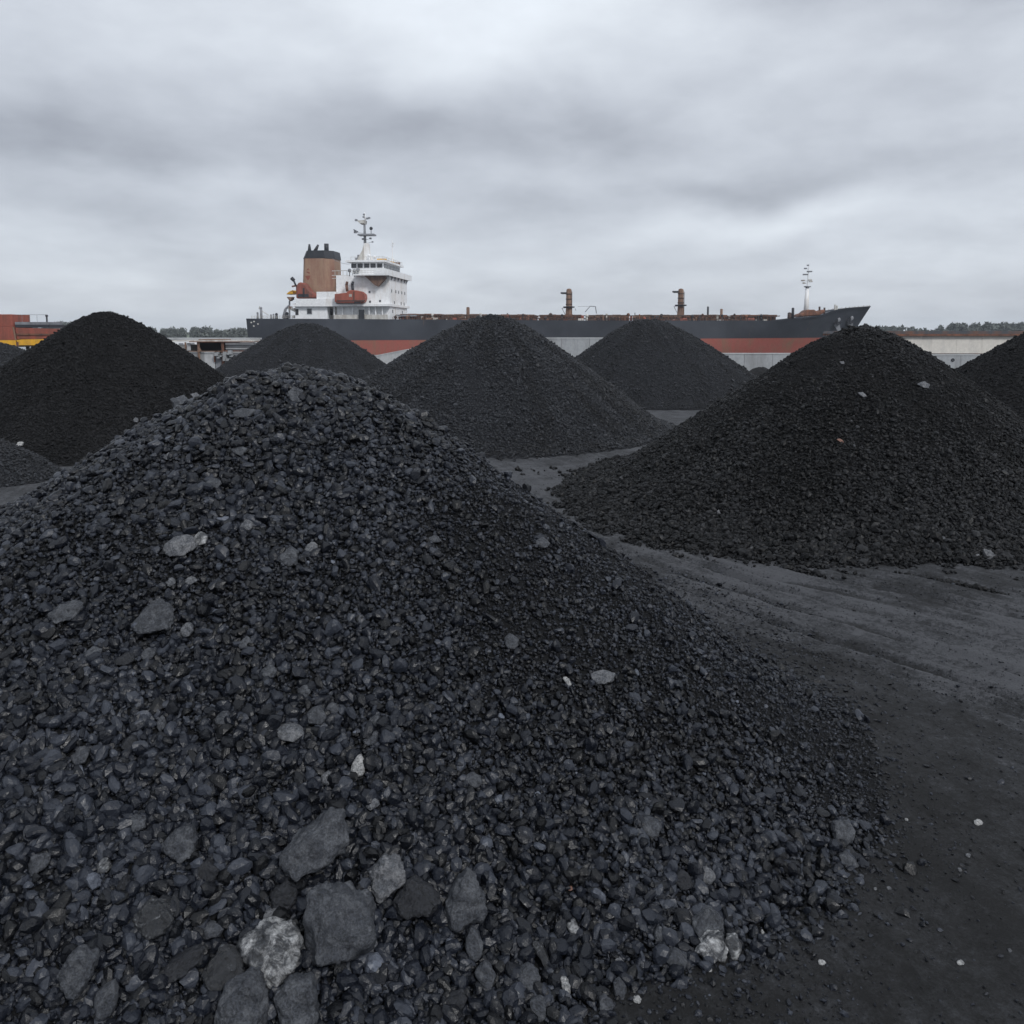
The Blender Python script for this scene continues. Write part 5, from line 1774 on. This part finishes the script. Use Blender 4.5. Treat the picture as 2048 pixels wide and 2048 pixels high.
# crane pillars
for px, hook_y, plat in ((1138, 586.5, 615.5), (1362, 584, 612)):
    y_ = 9.0
    aa, zt_ = L(px, 580, y_)
    zd = deck(aa) - .5
    zp = L(px, plat, y_)[1]
    c_ = MB().lathe((aa, y_, 0), [(1.9, zd), (1.0, zd + 2.2), (0.82, zp), (0.78, zt_ - .2), (0.62, zt_ + .25), (0.2, zt_ + .4)], 14).build('crane_post', M_RUST_L, ship, True)
    MB().lathe((aa, y_, 0), [(1.5, zp), (1.65, zp + .12), (1.65, zp + .35), (0.83, zp + .4)], 14).build('platform', M_BLACK, c_)
    zh = L(px, hook_y, y_)[1]
    MB().box((aa - 2.0, y_ - .4, zh - .25), (aa - .5, y_ + .4, zh + .3)).tube((aa - 2.0, y_, zh + .05), (aa - 2.4, y_, zh + .15), .32, .2).build('arm', M_BLACK, c_, bevel=0.08)
    lg = MB()
    for k in range(3):
        zz = zp + (zt_ - zp) * (k + .6) / 3.5
        lg.lathe((aa, y_, 0), [(0.80, zz), (0.93, zz + .05), (0.93, zz + .22), (0.80, zz + .28)], 12)
    lg.tube((aa + .9, y_ - .5, zd), (aa + .9, y_ - .5, zt_ - .5), .07, n=5)
    lg.build('ladder_bands', M_RUST_D, c_)
    gx_ = MB()
    ptube(gx_, (px - 14, plat + 1), (px - 8, plat + 13), y_, y_, .07)
    ptube(gx_, (px - 14, plat + 1), (px - 5, plat), y_, y_, .07)
    if px < 1200:
        ptube(gx_, (px + 12, plat + 1), (px + 14, plat + 6), y_, y_, .06)
        ptube(gx_, (px + 32, 624), (px + 42, 613), 6, 6, .1)
        ptube(gx_, (px + 42, 612.5), (px + 53, 613), 6, 6, .1)
        ptube(gx_, (px + 53, 613), (px + 55, 627), 6, 6, .13)
        ptube(gx_, (px + 18, 613), (px + 42, 612.5), 6, 6, .04)
    gx_.build('guy_rods', M_GREY, c_)
# foremast
y_ = HB
aa, zt_ = L(1613, 574, y_)
zd = deck(aa) - .6
fm = MB().tube((aa, y_, zd), (aa + .25, y_, zt_), .78, .5, 12).build('foremast', M_WHITE_P, ship, True)
zz0 = zt_
MB().lathe((aa + .25, y_, zz0), [(0.3, -.2), (1.0, 0.0), (1.0, .22), (.3, .25)], 12).build('platform', M_GREY, fm)
MB().tube((aa + .25, y_, zz0), (aa + .45, y_, L(1614, 532, y_)[1]), .22, .08, 8).build('topmast', M_WHITE_P, fm)
for px, py, w_ in ((1606, 561, .5), (1620, 560, .5), (1611, 549, .7), (1619, 543, .7), (1611, 537, .35), (1616, 530.5, .25), (1608, 566, .35), (1622, 563, .4)):
    a_, c_ = L(px, py, y_)
    MB().box((a_ - w_, y_ - .4, c_ - .18), (a_ + w_, y_ + .4, c_ + .18)).tube((a_, y_, c_), (aa + .35, y_, c_ - .2), .06, n=5).build('lamp', M_DIRTY if py > 555 else M_GREY, fm, bevel=.05)
# forecastle machinery
MB().prism([L(1595, 634, 3), L(1600, 628, 3), L(1608, 626, 3), L(1617, 619, 3), L(1632, 619, 3), L(1636, 624, 3), L(1652, 618, 3), L(1652, 625, 3), L(1640, 631, 3)][::-1], 4, 10).build('windlass', M_RUST, ship, bevel=0.25)
for px, t_ in ((1641, 613), (1651, 615), (1672, 609), (1676, 611)):
    a_, c_ = L(px, t_, 6)
    MB().tube((a_, 7, deck(a_) - 1.2), (a_, 7, c_), .26, .26, 8).build('bollard', M_RUST_D if px < 1660 else M_DIRTY, ship)
bw = MB()
for i in range(12):
    x = L(1668, 616, 8)[0] + i * 1.0
    b_ = half(x, deck(x))
    for sg in (-1, 1):
        bw.tube((x, HB + sg * b_ * .97, deck(x) - .1), (x, HB + sg * b_ * .97, deck(x) + .28), .09, n=5)
bw.build('fairlead', M_DIRTY, ship)
# anchors in their hawse pipes
for px, py in ((1674, 640), (1700, 637)):
    # find the hull plane at that spot
    best = None
    for k in range(200):
        yl = k * HB / 200
        a_, c_ = L(px, py, yl)
        if yl >= HB - half(a_, c_):
            best = (a_, yl, c_)
            break
    if best is None: continue
    a_, yl, c_ = best
    hz_ = MB().ball((a_, yl, c_ + .1), 1.0, 1.0, .22, .8, 12).build('hawse_pipe', M_GREY, ship, True)
    an = MB().tube((a_, yl - .45, c_ + .3), (a_, yl - .45, c_ - 1.3), .2, n=6)
    an.prism([(a_ - 1.0, c_ - .5), (a_ - .8, c_ - 1.1), (a_, c_ - 1.6), (a_ + .8, c_ - 1.1), (a_ + 1.0, c_ - .5), (a_ + .6, c_ - .9), (a_, c_ - 1.15), (a_ - .6, c_ - .9)], yl - .75, yl - .4)
    an.build('anchor', M_BLACK, hz_)
    MB().prism([(a_ - .7, c_ - 1.4), (a_ + .7, c_ - 1.2), (a_ + 1.3, c_ - 3.6), (a_ + .5, c_ - 3.4)], yl - .12, yl + .35).build('wear_patch', M_GREY, hz_)
# scuffed white marks near the stern
for px, py in ((499, 645), (505, 643), (513, 648), (504, 652)):
    a_, c_ = L(px, py, 0)
    b_ = HB - half(a_, c_)
    MB().ball((a_, b_ - .03, c_), .28, 1, .12, .8, 8).build('draught_mark', M_DIRTY, hull, True)

# ---------------------------------------------------------------- the damp air over the harbour
hm = bpy.data.materials.new('haze')
hm.use_nodes = True
hm.node_tree.nodes.clear()
hn_ = N(hm.node_tree)
ho = hn_('ShaderNodeOutputMaterial')
hv = hn_('ShaderNodeVolumePrincipled', {'Color': (0.86, 0.91, 1.0, 1.0), 'Density': 0.00018, 'Anisotropy': 0.2})
hm.node_tree.links.new(hv.outputs[0], ho.inputs['Volume'])
hz_o = MB().box((-2600, -420, -5.5), (2600, 3100, 48)).build('haze', hm)
tag(hz_o, kind='stuff')
S.cycles.volume_step_rate = 4
